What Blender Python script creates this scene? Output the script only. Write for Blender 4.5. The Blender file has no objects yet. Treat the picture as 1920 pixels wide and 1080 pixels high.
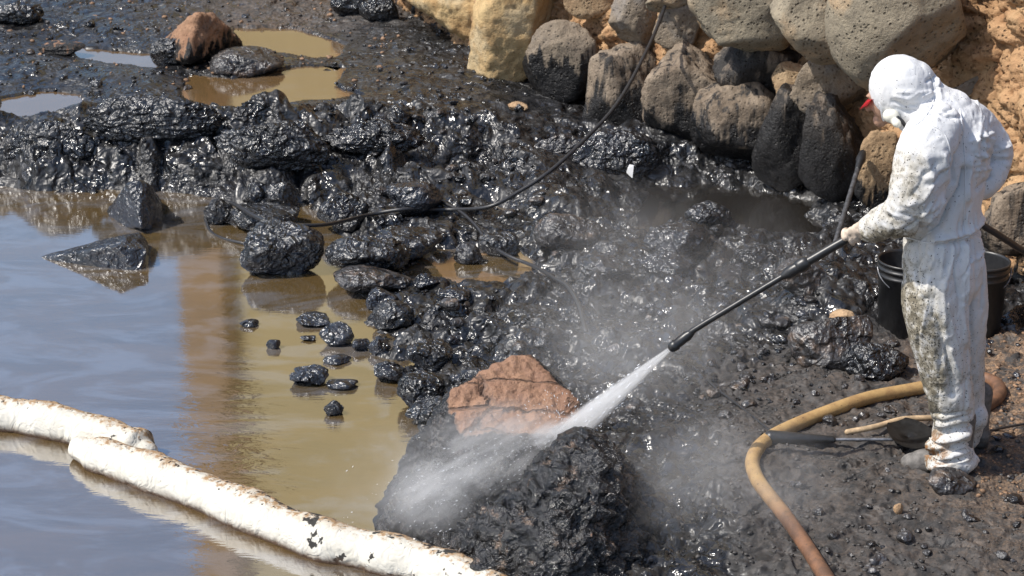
import bpy, bmesh, math, random
import numpy as np
from mathutils import Vector, Matrix

sc = bpy.context.scene
COL = sc.collection
R = math.radians
random.seed(7)

# ------------------------------------------------------------------ camera, sky, sun
FPX = 3583.0                      # focal length in pixels of the 1920 px wide picture
PITCH = R(20.0)
CAM = np.array([0.0, 0.0, 3.65])
cam_d = bpy.data.cameras.new('camera')
cam = bpy.data.objects.new('camera', cam_d)
COL.objects.link(cam)
cam.location = CAM
cam.rotation_euler = (math.pi / 2 - PITCH, 0, 0)
cam_d.sensor_width = 36.0
cam_d.lens = 36.0 * FPX / 1920.0
cam_d.clip_end = 400.0
cam_d.dof.use_dof = True
cam_d.dof.focus_distance = 8.2
cam_d.dof.aperture_fstop = 7.0
sc.camera = cam

SUN = np.array([-0.62, -0.20, 0.86]); SUN /= np.linalg.norm(SUN)
elev = math.asin(SUN[2])
w = bpy.data.worlds.new('World'); sc.world = w; w.use_nodes = True
nt = w.node_tree
sky = nt.nodes.new('ShaderNodeTexSky'); sky.sky_type = 'NISHITA'; sky.sun_disc = False
sky.sun_elevation = elev
sky.sun_rotation = math.atan2(SUN[0], SUN[1])
sky.dust_density = 2.0; sky.air_density = 1.1; sky.ozone_density = 3.0
bg = nt.nodes['Background']; bg.inputs['Strength'].default_value = 0.15
nt.links.new(sky.outputs[0], bg.inputs[0])
sd = bpy.data.lights.new('sun', 'SUN'); sd.energy = 4.4; sd.angle = R(0.53); sd.color = (1.0, 0.95, 0.87)
so = bpy.data.objects.new('sun', sd); COL.objects.link(so)
so.rotation_euler = Vector(SUN).to_track_quat('Z', 'Y').to_euler()
sc.view_settings.view_transform = 'Standard'; sc.view_settings.look = 'None'
sc.view_settings.exposure = 0.28; sc.view_settings.gamma = 1.0
sc.view_settings.use_curve_mapping = False
sc.cycles.volume_step_rate = 1.5
sc.cycles.volume_max_steps = 128
sc.cycles.max_bounces = 8
sc.cycles.transparent_max_bounces = 12
sc.cycles.volume_bounces = 3
sc.cycles.sample_clamp_indirect = 6.0

# ------------------------------------------------------------------ surveying helpers
cp, sp = math.cos(PITCH), math.sin(PITCH)
def ray(px, py):
    u = (px - 960.0) / FPX; v = (540.0 - py) / FPX
    return np.array([u, cp + v * sp, -sp + v * cp])
def P(px, py, z=0.0):
    d = ray(px, py); t = (z - CAM[2]) / d[2]
    return CAM + d * t
def PY(px, py, y):
    d = ray(px, py); t = (y - CAM[1]) / d[1]
    return CAM + d * t
def depth(p):
    q = np.asarray(p) - CAM
    return q[1] * cp - q[2] * sp
def ppm(p):
    return FPX / depth(p)

# ------------------------------------------------------------------ noise (numpy)
def _h(ix, iy, iz, seed):
    h = (ix.astype(np.int64) * 374761393 + iy.astype(np.int64) * 668265263 + iz.astype(np.int64) * 2147483647 + seed * 974634777) & 0xffffffff
    h = ((h ^ (h >> 13)) * 1274126177) & 0xffffffff
    h = ((h ^ (h >> 16)) * 2246822519) & 0xffffffff
    return (h ^ (h >> 15)) & 0xffffffff
def perlin(p, seed=0):
    p = np.asarray(p, float); i = np.floor(p).astype(np.int64); f = p - i
    u = f * f * f * (f * (f * 6 - 15) + 10)
    flat = np.ptp(p[:, 2]) == 0 and p[0, 2] == math.floor(p[0, 2])
    out = np.zeros(len(p))
    for dz in ((0,) if flat else (0, 1)):
        wz = 1.0 if flat else (u[:, 2] if dz else 1 - u[:, 2])
        for dy in (0, 1):
            wy = u[:, 1] if dy else 1 - u[:, 1]
            for dx in (0, 1):
                wx = u[:, 0] if dx else 1 - u[:, 0]
                h = _h(i[:, 0] + dx, i[:, 1] + dy, i[:, 2] + dz, seed)
                gx = (h & 1023) / 511.5 - 1; gy = ((h >> 10) & 1023) / 511.5 - 1; gz = ((h >> 20) & 1023) / 511.5 - 1
                out += wx * wy * wz * (gx * (f[:, 0] - dx) + gy * (f[:, 1] - dy) + gz * (f[:, 2] - dz))
    return out * 1.3
def fbm(p, seed=0, octs=4, gain=0.5, ridged=False):
    p = np.asarray(p, float); a = 1.0; s = np.zeros(len(p)); t = 0
    for k in range(octs):
        n = perlin(p * (2.03 ** k), seed + k * 17)
        if ridged: n = 1 - 2 * np.abs(n)
        s += a * n; t += a; a *= gain
    return s / t
def worley2(x, y, seed=0):
    ix = np.floor(x).astype(np.int64); iy = np.floor(y).astype(np.int64)
    F1 = np.full(x.shape, 9.0); F2 = np.full(x.shape, 9.0); ID = np.zeros(x.shape)
    zz = np.zeros_like(ix)
    for dy in (-1, 0, 1):
        for dx in (-1, 0, 1):
            h = _h(ix + dx, iy + dy, zz, seed)
            cx = ix + dx + (h & 1023) / 1023.0; cy = iy + dy + ((h >> 10) & 1023) / 1023.0
            d = np.hypot(x - cx, y - cy); r = ((h >> 20) & 1023) / 1023.0
            m = d < F1
            F2 = np.where(m, F1, np.minimum(F2, d)); ID = np.where(m, r, ID); F1 = np.where(m, d, F1)
    return F1, F2, ID
def sstep(a, b, x):
    t = np.clip((x - a) / (b - a), 0, 1); return t * t * (3 - 2 * t)
def sdpoly(x, y, poly):
    """signed distance, negative inside"""
    poly = np.asarray(poly)[:, :2]; n = len(poly)
    d = np.full(x.shape, 1e9); ins = np.zeros(x.shape, bool)
    for i in range(n):
        a = poly[i]; b = poly[(i + 1) % n]; e = b - a
        wx = x - a[0]; wy = y - a[1]
        t = np.clip((wx * e[0] + wy * e[1]) / (e @ e + 1e-12), 0, 1)
        d = np.minimum(d, np.hypot(wx - t * e[0], wy - t * e[1]))
        if a[1] != b[1]:
            c = ((a[1] <= y) & (b[1] > y)) | ((b[1] <= y) & (a[1] > y))
            xi = a[0] + (y - a[1]) / (b[1] - a[1]) * e[0]
            ins ^= c & (x < xi)
    return np.where(ins, -d, d)

# ------------------------------------------------------------------ object helpers
def link(o, parent=None):
    COL.objects.link(o)
    if parent is not None: o.parent = parent
    return o
def tag(o, label=None, cat=None, group=None, kind=None):
    if label: o['label'] = label
    if cat: o['category'] = cat
    if group: o['group'] = group
    if kind: o['kind'] = kind
    return o
def empty(name, loc=(0, 0, 0)):
    o = bpy.data.objects.new(name, None); o.location = loc; o.empty_display_size = 0.1
    return link(o)
def mesh_np(name, verts, quads=None, tris=None, smooth=True):
    me = bpy.data.meshes.new(name)
    verts = np.asarray(verts, np.float32)
    me.vertices.add(len(verts)); me.vertices.foreach_set('co', verts.ravel())
    loops = []; starts = []; tot = 0
    nq = 0 if quads is None else len(quads); ntri = 0 if tris is None else len(tris)
    L = []
    if nq: L.append(np.asarray(quads, np.int32).ravel())
    if ntri: L.append(np.asarray(tris, np.int32).ravel())
    L = np.concatenate(L)
    starts = np.concatenate([np.arange(nq) * 4, nq * 4 + np.arange(ntri) * 3]).astype(np.int32)
    me.loops.add(len(L)); me.loops.foreach_set('vertex_index', L)
    me.polygons.add(nq + ntri); me.polygons.foreach_set('loop_start', starts)
    me.update(calc_edges=True); me.validate()
    if smooth: me.polygons.foreach_set('use_smooth', np.ones(len(me.polygons), bool))
    return me
def co(me):
    a = np.empty(len(me.vertices) * 3, np.float32); me.vertices.foreach_get('co', a); return a.reshape(-1, 3).astype(float)
def nor(me):
    a = np.empty(len(me.vertices) * 3, np.float32); me.vertices.foreach_get('normal', a); return a.reshape(-1, 3).astype(float)
def setco(me, v):
    me.vertices.foreach_set('co', np.asarray(v, np.float32).ravel()); me.update()
def attr(me, name, vals):
    a = me.attributes.get(name) or me.attributes.new(name, 'FLOAT', 'POINT')
    a.data.foreach_set('value', np.asarray(vals, np.float32))
def grid_quads(ny, nx):
    i = np.arange((ny - 1) * (nx - 1)); r = i // (nx - 1); c = i % (nx - 1); a = r * nx + c
    return np.stack([a, a + 1, a + nx + 1, a + nx], 1)
def from_bm(bm, name, smooth=True):
    me = bpy.data.meshes.new(name); bm.to_mesh(me); bm.free()
    if smooth: me.polygons.foreach_set('use_smooth', np.ones(len(me.polygons), bool))
    return me
def obj(name, me, m=None, parent=None):
    o = bpy.data.objects.new(name, me)
    if m is not None:
        me.materials.clear(); me.materials.append(m)
    return link(o, parent)
def remesh(me, voxel, smooth_it=0, smooth_f=0.5):
    o = bpy.data.objects.new('tmp', me); COL.objects.link(o)
    r = o.modifiers.new('r', 'REMESH'); r.mode = 'VOXEL'; r.voxel_size = voxel; r.use_smooth_shade = True
    if smooth_it:
        s = o.modifiers.new('s', 'SMOOTH'); s.iterations = smooth_it; s.factor = smooth_f
    dg = bpy.context.evaluated_depsgraph_get(); dg.update()
    out = bpy.data.meshes.new_from_object(o.evaluated_get(dg))
    bpy.data.objects.remove(o); bpy.data.meshes.remove(me)
    out.polygons.foreach_set('use_smooth', np.ones(len(out.polygons), bool))
    return out
def catmull(pts, n=8):
    pts = np.asarray(pts, float); Q = np.vstack([2 * pts[0] - pts[1], pts, 2 * pts[-1] - pts[-2]]); out = []
    for i in range(1, len(Q) - 2):
        p0, p1, p2, p3 = Q[i - 1:i + 3]
        for t in np.linspace(0, 1, n, endpoint=False):
            out.append(0.5 * ((2 * p1) + (-p0 + p2) * t + (2 * p0 - 5 * p1 + 4 * p2 - p3) * t * t + (-p0 + 3 * p1 - 3 * p2 + p3) * t ** 3))
    out.append(Q[-2]); return np.array(out)
def frames(pts):
    T = np.gradient(pts, axis=0); T /= np.linalg.norm(T, axis=1)[:, None] + 1e-9
    up = np.array([0, 0, 1.0]) if abs(T[0][2]) < 0.9 else np.array([1.0, 0, 0])
    A = np.zeros_like(T); B = np.zeros_like(T); a = np.cross(T[0], up); a /= np.linalg.norm(a)
    for i in range(len(T)):
        a = a - T[i] * (a @ T[i]); a /= np.linalg.norm(a) + 1e-9
        A[i] = a; B[i] = np.cross(T[i], a)
    return T, A, B
def tube_data(pts, rad, seg=10, round_ends=False):
    pts = np.asarray(pts, float); rad = np.broadcast_to(np.asarray(rad, float), (len(pts),)).copy()
    if round_ends:
        T0 = pts[0] - pts[1]; T0 /= np.linalg.norm(T0); T1 = pts[-1] - pts[-2]; T1 /= np.linalg.norm(T1)
        k = np.array([0.25, 0.6, 0.85, 0.97]); c = np.sqrt(1 - k ** 2)
        pre = [pts[0] + T0 * rad[0] * x for x in k[::-1]]; post = [pts[-1] + T1 * rad[-1] * x for x in k]
        pts = np.vstack([pre, pts, post]); rad = np.concatenate([rad[0] * c[::-1], rad, rad[-1] * c])
    T, A, B = frames(pts); th = np.linspace(0, 2 * math.pi, seg, endpoint=False)
    v = pts[:, None, :] + rad[:, None, None] * (np.cos(th)[None, :, None] * A[:, None, :] + np.sin(th)[None, :, None] * B[:, None, :])
    n = len(pts); v = v.reshape(-1, 3)
    i = np.arange(n - 1)[:, None] * seg; j = np.arange(seg)[None, :]; j2 = (j + 1) % seg
    q = np.stack([(i + j).ravel(), (i + j2).ravel(), (i + seg + j2).ravel(), (i + seg + j).ravel()], 1)
    c0 = len(v); v = np.vstack([v, pts[0], pts[-1]])
    t0 = np.stack([np.full(seg, c0), (np.arange(seg) + 1) % seg, np.arange(seg)], 1)
    b = (n - 1) * seg; t1 = np.stack([np.full(seg, c0 + 1), b + np.arange(seg), b + (np.arange(seg) + 1) % seg], 1)
    return v, q, np.vstack([t0, t1])
def merge(parts):
    V = []; Q = []; T = []; o = 0
    for v, q, t in parts:
        V.append(v); 
        if len(q): Q.append(np.asarray(q) + o)
        if len(t): T.append(np.asarray(t) + o)
        o += len(v)
    return np.vstack(V), (np.vstack(Q) if Q else None), (np.vstack(T) if T else None)
def tube_mesh(name, pts, rad, seg=10, round_ends=True):
    return mesh_np(name, *tube_data(pts, rad, seg, round_ends))

_ico = {}
def ico(level):
    if level not in _ico:
        bm = bmesh.new(); bmesh.ops.create_icosphere(bm, subdivisions=level, radius=1)
        v = np.array([x.co[:] for x in bm.verts]); f = np.array([[q.index for q in p.verts] for p in bm.faces]); bm.free()
        _ico[level] = (v / np.linalg.norm(v, axis=1)[:, None], f)
    return _ico[level]
def ell_data(c, r, axes=None, level=3):
    v, f = ico(level); A = np.eye(3) if axes is None else np.array(axes)
    return np.asarray(c) + (v * np.asarray(r)) @ A, np.zeros((0, 4), int), f

# ------------------------------------------------------------------ materials
def newmat(name):
    m = bpy.data.materials.new(name); m.use_nodes = True; m.node_tree.nodes.clear(); return m
def N(m, typ, ins=None, **at):
    n = m.node_tree.nodes.new(typ)
    for k, v in at.items(): setattr(n, k, v)
    for k, v in (ins or {}).items():
        s = n.inputs[k]
        if isinstance(v, bpy.types.NodeSocket): m.node_tree.links.new(v, s)
        else: s.default_value = v
    return n
def mth(m, op, a, b=0.0, c=None, clamp=False):
    n = N(m, 'ShaderNodeMath', operation=op, use_clamp=clamp)
    for i, x in enumerate((a, b, c)):
        if x is None: continue
        if isinstance(x, bpy.types.NodeSocket): m.node_tree.links.new(x, n.inputs[i])
        else: n.inputs[i].default_value = x
    return n.outputs[0]
def mixc(m, f, a, b, blend='MIX'):
    n = m.node_tree.nodes.new('ShaderNodeMix'); n.data_type = 'RGBA'; n.blend_type = blend
    for s, x in ((n.inputs[0], f), (n.inputs[6], a), (n.inputs[7], b)):
        if isinstance(x, bpy.types.NodeSocket): m.node_tree.links.new(x, s)
        else: s.default_value = x if not isinstance(x, (tuple, list)) else (*x[:3], 1)
    return n.outputs[2]
def ramp(m, f, lo, hi, a=0.0, b=1.0):
    n = N(m, 'ShaderNodeMapRange', {'Value': f, 'From Min': lo, 'From Max': hi, 'To Min': a, 'To Max': b}); n.interpolation_type = 'SMOOTHSTEP'
    return n.outputs[0]
def noise(m, vec, scale, detail=5, rough=0.6, dist=0.0):
    return N(m, 'ShaderNodeTexNoise', {'Vector': vec, 'Scale': scale, 'Detail': detail, 'Roughness': rough, 'Distortion': dist}).outputs[0]
def voro(m, vec, scale, feat='F1', rnd=1.0):
    return N(m, 'ShaderNodeTexVoronoi', {'Vector': vec, 'Scale': scale, 'Randomness': rnd}, feature=feat).outputs['Distance']
def world_pos(m): return N(m, 'ShaderNodeNewGeometry').outputs['Position']
def obj_pos(m): return N(m, 'ShaderNodeTexCoord').outputs['Object']
def scaled(m, vec, s): return N(m, 'ShaderNodeMapping', {'Vector': vec, 'Scale': s}).outputs[0]
def bump(m, h, strength=0.5, dist=0.01, normal=None):
    ins = {'Height': h, 'Strength': strength, 'Distance': dist}
    if normal is not None: ins['Normal'] = normal
    return N(m, 'ShaderNodeBump', ins).outputs[0]
def finish(m, color, rough, normal=None, spec=0.5, ior=1.5, metal=0.0, coat=0.0, coat_r=0.1):
    ins = {'Base Color': color if isinstance(color, bpy.types.NodeSocket) else (*color, 1), 'Roughness': rough, 'IOR': ior,
           'Specular IOR Level': spec, 'Metallic': metal, 'Coat Weight': coat, 'Coat Roughness': coat_r}
    if normal is not None: ins['Normal'] = normal
    b = N(m, 'ShaderNodeBsdfPrincipled', ins)
    o = N(m, 'ShaderNodeOutputMaterial', {'Surface': b.outputs[0]})
    return m
def at_(m, name): return N(m, 'ShaderNodeAttribute', attribute_name=name).outputs['Fac']

def mat_ground():
    m = newmat('ground'); p = world_pos(m)
    n1 = noise(m, p, 3.0, 6, 0.6); n2 = noise(m, p, 26, 5, 0.65); n3 = noise(m, p, 95, 4, 0.7); n4 = noise(m, p, 9, 6, 0.7, 0.6)
    soil = mixc(m, ramp(m, n2, .35, .7), (0.018, 0.0175, 0.0175), (0.062, 0.056, 0.052))
    brown = mixc(m, ramp(m, n3, .35, .65), (0.060, 0.036, 0.022), (0.30, 0.19, 0.11))
    soil = mixc(m, mth(m, 'MULTIPLY', at_(m, 'brown'), ramp(m, n4, .38, .6)), soil, brown)
    soil = mixc(m, ramp(m, n3, .66, .74), soil, (0.20, 0.175, 0.15))
    tar = mixc(m, ramp(m, n4, .4, .65), (0.007, 0.0075, 0.009), (0.030, 0.029, 0.029))
    tf = mth(m, 'ADD', at_(m, 'tar'), mth(m, 'MULTIPLY', mth(m, 'SUBTRACT', n4, .5), 1.6))
    tf = ramp(m, tf, .35, .6)
    col = mixc(m, tf, soil, tar)
    rg = mth(m, 'ADD', mth(m, 'MULTIPLY', mth(m, 'SUBTRACT', 1.0, tf), .55), ramp(m, noise(m, p, 6, 4, .6), .38, .62, .15, .50))
    # fine lumps
    v = voro(m, p, 34); h = mth(m, 'SUBTRACT', noise(m, p, 24, 2, .5, .5), mth(m, 'MULTIPLY', v, .45))
    md = ramp(m, noise(m, p, 2.6, 4, .6), .40, .66, .06, .62)
    nrm = bump(m, noise(m, p, 10, 2, .5, .4), ramp(m, noise(m, p, 1.7, 2), .35, .65, .35, 1.0), .10)
    nrm = bump(m, h, md, .055, nrm)
    nrm = bump(m, n3, mth(m, 'MULTIPLY', md, .5), .008, nrm)
    return finish(m, col, rg, nrm, .5, 1.6)
def mat_tar(name='tar_coat', lo=.13, hi=.42, tint=(.007, .0075, .009), amt=.075, fleck=0.0, sc_=1.0):
    m = newmat(name); p = world_pos(m)
    n2 = noise(m, p, 24 * sc_, 2, .5, .6); n3 = noise(m, p, 70 * sc_, 3, .6); n4 = noise(m, p, 7, 5, .6)
    col = mixc(m, ramp(m, n4, .35, .7), tint, tuple(x * 3.2 for x in tint))
    if fleck > 0: col = mixc(m, mth(m, 'MULTIPLY', ramp(m, noise(m, p, 10, 6, .7), .52, .66), fleck), col, (.20, .135, .09))
    rg = ramp(m, noise(m, p, 6, 4), .35, .65, lo, hi)
    md = ramp(m, noise(m, p, 3.2, 3), .38, .62, .3, 1.0)
    nrm = bump(m, noise(m, p, 11, 2, .5, .5), .9, amt * 1.3); nrm = bump(m, n2, md, amt * .8, nrm); nrm = bump(m, n3, .6, .009, nrm)
    return finish(m, col, rg, nrm, .6, 1.65)
def mat_stone(name, c1, c2, tar_z=-9, soft=.12, streak=0.0, pit=.6, c3=None, bands=False):
    m = newmat(name); p = world_pos(m)
    n1 = noise(m, p, 4.5, 6, .65, .4); n2 = noise(m, p, 34, 5, .7); n3 = noise(m, p, 120, 3, .7)
    col = mixc(m, ramp(m, n1, .32, .68), c1, c2)
    if c3: col = mixc(m, ramp(m, noise(m, p, 2.2, 4), .5, .62), col, c3)
    col = mixc(m, ramp(m, n2, .52, .75, 0, .6), col, tuple(x * .35 for x in c1))
    col = mixc(m, ramp(m, n3, .6, .8, 0, .5), col, tuple(min(.7, x * 1.6) for x in c2))
    z = N(m, 'ShaderNodeSeparateXYZ', {'Vector': p}).outputs[2]
    zz = mth(m, 'ADD', z, mth(m, 'MULTIPLY', mth(m, 'SUBTRACT', noise(m, p, 5, 5, .65), .5), .6))
    zz = mth(m, 'ADD', zz, mth(m, 'MULTIPLY', mth(m, 'SUBTRACT', noise(m, scaled(m, p, (16, 16, 1.2)), 1.0, 4, .6), .5), .75))
    tf = ramp(m, zz, tar_z - soft * .7, tar_z + soft * .7, 1.0, 0.0)
    if streak > 0:
        s = noise(m, scaled(m, p, (13, 13, 1.6)), 1.0, 5, .65, .3)
        tf = mth(m, 'MAXIMUM', tf, mth(m, 'MULTIPLY', ramp(m, s, .62 - streak * .24, .72 - streak * .2), .95))
    col = mixc(m, tf, col, (.011, .010, .010))
    pits = ramp(m, voro(m, p, 30), .05, .32)
    col = mixc(m, mth(m, 'MULTIPLY', mth(m, 'SUBTRACT', 1.0, pits), pit * .75), col, tuple(x * .22 for x in c1))
    rg = mth(m, 'SUBTRACT', .85, mth(m, 'MULTIPLY', tf, .45))
    nrm = bump(m, mth(m, 'ADD', mth(m, 'MULTIPLY', pits, pit), n2), .8, .022); nrm = bump(m, n3, .5, .006, nrm)
    return finish(m, col, rg, nrm, .4)
def mat_water():
    m = newmat('murky_water'); p = world_pos(m)
    oil = at_(m, 'oil')
    n = noise(m, scaled(m, p, (1.0, 2.4, 1)), 1.3, 5, .6, .8)
    col = mixc(m, ramp(m, n, .35, .7), (.110, .072, .028), (.078, .054, .022))
    film = mth(m, 'MULTIPLY', ramp(m, noise(m, scaled(m, p, (1.0, 1.9, 1)), 1.1, 7, .68, 1.8), .46, .62), .55)
    col = mixc(m, film, col, (.16, .16, .17)); col = mixc(m, at_(m, 'rusty'), col, (.13, .078, .034))
    col = mixc(m, ramp(m, oil, .2, .8), col, (.012, .010, .008))
    swirl = noise(m, scaled(m, p, (2.2, 9, 1)), 2.2, 3, .5, 1.5)
    fine = noise(m, scaled(m, p, (10, 30, 1)), 1.5, 3, .6)
    amp = mth(m, 'MULTIPLY', at_(m, 'ripple'), .045)
    nrm = N(m, 'ShaderNodeBump', {'Height': swirl, 'Strength': amp, 'Distance': .06}).outputs[0]
    nrm = N(m, 'ShaderNodeBump', {'Height': fine, 'Strength': mth(m, 'MULTIPLY', at_(m, 'ripple'), .03), 'Distance': .015, 'Normal': nrm}).outputs[0]
    b = N(m, 'ShaderNodeBsdfPrincipled', {'Base Color': col, 'Roughness': .07, 'IOR': 2.4, 'Normal': nrm})
    g = N(m, 'ShaderNodeBsdfGlossy', {'Color': (.96, .97, 1.0, 1), 'Roughness': .07, 'Normal': nrm})
    sheen = mth(m, 'MULTIPLY', mth(m, 'SUBTRACT', mth(m, 'SUBTRACT', 1.0, mth(m, 'MULTIPLY', at_(m, 'rusty'), .8)), mth(m, 'MULTIPLY', oil, .8, None, True), None, True), .27)
    N(m, 'ShaderNodeOutputMaterial', {'Surface': N(m, 'ShaderNodeMixShader', {0: sheen, 1: b.outputs[0], 2: g.outputs[0]}).outputs[0]})
    return m
def mat_simple(name, c, rough=.5, metal=0.0, var=.3, scale=30, b=.2, spec=.5):
    m = newmat(name); p = world_pos(m); n = noise(m, p, scale, 5, .65)
    col = mixc(m, ramp(m, n, .3, .75), tuple(x * (1 - var) for x in c), tuple(min(1, x * (1 + var)) for x in c))
    return finish(m, col, rough, bump(m, n, b, .004), spec, metal=metal)
MAT_GROUND = mat_ground(); MAT_WATER = mat_water()
MAT_TAR = mat_tar()
MAT_TAR_DULL = mat_tar('tar_coat_dull', .26, .5, (.016, .015, .0155), .05, .5)
MAT_TAR_SMOOTH = mat_tar('tar_coat_smooth', .14, .3, (.009, .010, .013), .045)
MAT_ORANGE = mat_stone('orange_rock', (.22, .115, .065), (.34, .20, .12), .42, .05, 0, .5, (.16, .10, .07))
MAT_GREY = mat_stone('grey_boulder', (.17, .135, .10), (.27, .215, .155), .50, .06, 0, .6, (.20, .175, .15))
MAT_GREY_CLEAN = mat_stone('pale_grey_boulder', (.20, .17, .125), (.29, .245, .175), -5, .05, 0, .9, (.36, .26, .16))
MAT_PEBBLE = mat_stone('tan_pebble', (.36, .22, .12), (.46, .32, .19), -5, .05, 0, .5)
MAT_TAN = mat_stone('tan_boulder', (0.304, 0.200, 0.112), (0.416, 0.296, 0.176), .28, .06, 0, .9)
MAT_STREAK = mat_stone('tar_streaked_boulder', (0.120, 0.092, 0.072), (0.256, 0.208, 0.160), .62, .14, 1.1, .4)
MAT_STREAK_LIGHT = mat_stone('lightly_streaked_boulder', (0.150, 0.112, 0.079), (0.285, 0.225, 0.165), .40, .10, .55, .5)
MAT_YELLOW = mat_stone('yellow_sandstone', (.40, .25, .11), (.50, .36, .18), .12, .04, 0, .15, (.44, .34, .20))
MAT_CONGL = mat_stone('wall_conglomerate', (0.306, 0.162, 0.076), (0.476, 0.306, 0.162), .30, .08, 0, 1.0, (0.442, 0.264, 0.136))

# ------------------------------------------------------------------ ground
XS = np.concatenate([np.linspace(-30, -6, 30)[:-1], np.arange(-6, 4.6, .0145), np.linspace(4.6, 26, 26)[1:]])
ys = [4.0]
while ys[-1] < 18.2: ys.append(ys[-1] + (.10 if ys[-1] < 5.6 else .0105 + max(0, ys[-1] - 6) * .0017))
YS = np.concatenate([np.array(ys), np.linspace(18.4, 45, 26)])
GX, GY = np.meshgrid(XS, YS); gx = GX.ravel(); gy = GY.ravel()
def Pl(lst, z=0.0): return np.array([P(a, b, z)[:2] for a, b in lst])
pool = Pl([(-2500, 330), (-300, 345), (60, 345), (150, 352), (330, 350), (420, 372), (470, 385), (600, 385), (640, 440), (655, 520), (700, 590), (735, 660),
           (725, 700), (790, 770), (810, 860), (760, 960), (800, 1060), (950, 1180), (1000, 1500), (-2500, 1900)])
wp = np.stack([gx, gy, np.zeros_like(gx)], 1)
warpx = fbm(wp * 1.7, 3, 4) ; warpy = fbm(wp * 1.7, 31, 4)
wxx = gx + warpx * .22; wyy = gy + warpy * .3
d = sdpoly(wxx, wyy, pool)
H = np.where(d > 0, .13 * (1 - np.exp(-np.maximum(d, 0) / .6)), -.30 * (1 - np.exp(np.minimum(d, 0) / .25)))
def gauss(px, py, rx, ry, z=0.0):
    c = P(px, py, z); return np.exp(-((wxx - c[0]) / rx) ** 2 - ((wyy - c[1]) / ry) ** 2)
H += .08 * gauss(1650, 900, 1.1, 1.3)
H -= .30 * gauss(860, 318, .62, .34) + .16 * gauss(860, 500, .30, .30) + .15 * gauss(955, 400, .26, .4) + .20 * gauss(950, 490, .30, .40)
H -= .26 * gauss(1330, 385, .5, .55) + .14 * gauss(1480, 420, .35, .5) + .12 * gauss(1180, 420, .25, .35)
H += .10 * gauss(1010, 400, .25, .7) + .10 * gauss(1230, 300, .4, .35) + .12 * gauss(1530, 650, .35, .4)
H += .14 * gauss(1560, 620, .35, .35)
# rocky ridge behind the pool, plateau behind it
ry = 12.50 + .12 * np.sin(gx * 1.1) + .30 * warpy
fr = sstep(11.75, 12.5, wyy + .12 * np.sin(gx * 2.3)) * (1 - sstep(-.4, .9, gx)) 
H += .20 * fr
H += .04 * np.exp(-((wyy - ry) / .30) ** 2) * (1 - sstep(-.6, .4, gx))
# rubble relief
rough = np.full(gx.shape, 1.0)
fgm = sstep(-.1, .8, (gx - P(1180, 900, .1)[0])) * (1 - sstep(8.3, 9.3, gy))
rough = rough * (1 - .72 * fgm)
far = sstep(12.7, 13.1, gy) * (1 - sstep(.2, 1.2, gx)); rough *= (1 - .62 * far)
F1, F2, ID = worley2(wxx * 3.3 + warpx * .8, wyy * 3.3, 5); L1 = np.sqrt(np.clip(F2 - F1, 0, 1)) * (.25 + ID)
F1, F2, ID = worley2(wxx * 8.5 + warpy, wyy * 8.5 + warpx, 9); L2 = np.sqrt(np.clip(F2 - F1, 0, 1)) * (.2 + ID)
F1, F2, ID = worley2(wxx * 21, wyy * 21, 12); L3 = np.sqrt(np.clip(F2 - F1, 0, 1)) * (.1 + ID)
rdg = sstep(11.5, 12.0, gy) * (1 - sstep(12.45, 12.95, gy)) * (1 - sstep(-.6, .6, gx))
rn = fbm(np.stack([wxx * 1.3 - wyy * .5, wyy * 3.0, np.zeros_like(gx)], 1), 88, 4, .5, True)
H += rdg * (.12 * (L1 - .45) + .19 * (rn - .1))
H += rough * (.110 * (L1 - .45) + (.050 * (L2 - .42) + .018 * (L3 - .4)) * (.35 + 1.1 * sstep(-.25, .3, fbm(wp * 1.1, 97, 3))))
H += rough * (.055 * fbm(wp * 2.6, 50, 5, .55)) + .012 * fbm(wp * 16, 60, 4, .6) * (rough + .25) 
H += .045 * rough * fbm(np.stack([wxx * 5, wyy * 9, np.zeros_like(gx)], 1), 66, 4, .6, True) * (1 - far)
H += .014 * fgm * (L3 - .4) + .028 * fgm * (L2 - .4) * (.3 + sstep(-.2, .3, fbm(wp * 2.1, 99, 3)))
# raised puddles on the plateau
PUD_Z = .235
PUDDLES = [
    (Pl([(436, 52), (500, 50), (570, 58), (650, 84), (640, 104), (612, 124), (540, 104), (470, 96), (430, 84)], PUD_Z), 'tan puddle behind the orange-topped rock'),
    (Pl([(345, 136), (430, 146), (500, 138), (540, 126), (650, 124), (640, 160), (680, 184), (570, 192), (500, 210), (440, 224), (400, 206), (340, 184)], PUD_Z), 'orange and tan puddle in front of the long grey rock'),
    (Pl([(140, 88), (230, 94), (310, 104), (300, 132), (200, 122), (140, 112)], PUD_Z), 'narrow brown puddle left of the orange-topped rock'),
    (Pl([(0, 184), (80, 172), (160, 178), (165, 208), (60, 224), (-10, 220)], PUD_Z), 'grey-brown puddle at the far left edge of the shore')]
wetmask = np.zeros_like(gx)
for poly, _ in PUDDLES:
    dd = sdpoly(gx + warpx * .12, gy + warpy * .25, poly)
    wq = sstep(.55, .02, dd) * .92
    H = H * (1 - wq) + (PUD_Z + .014 + .04 * np.clip(dd, 0, 1) + .015 * warpy) * wq
    H = np.maximum(H, PUD_Z + .010 - .6 * np.maximum(dd - .22, 0))
    H = np.where(dd < 0, np.minimum(H, PUD_Z - .004 + .35 * dd), H)
    wetmask = np.maximum(wetmask, np.exp(-np.abs(dd) / .15))
ground_me = mesh_np('ground', np.stack([gx, gy, H], 1), grid_quads(len(YS), len(XS)))
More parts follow.
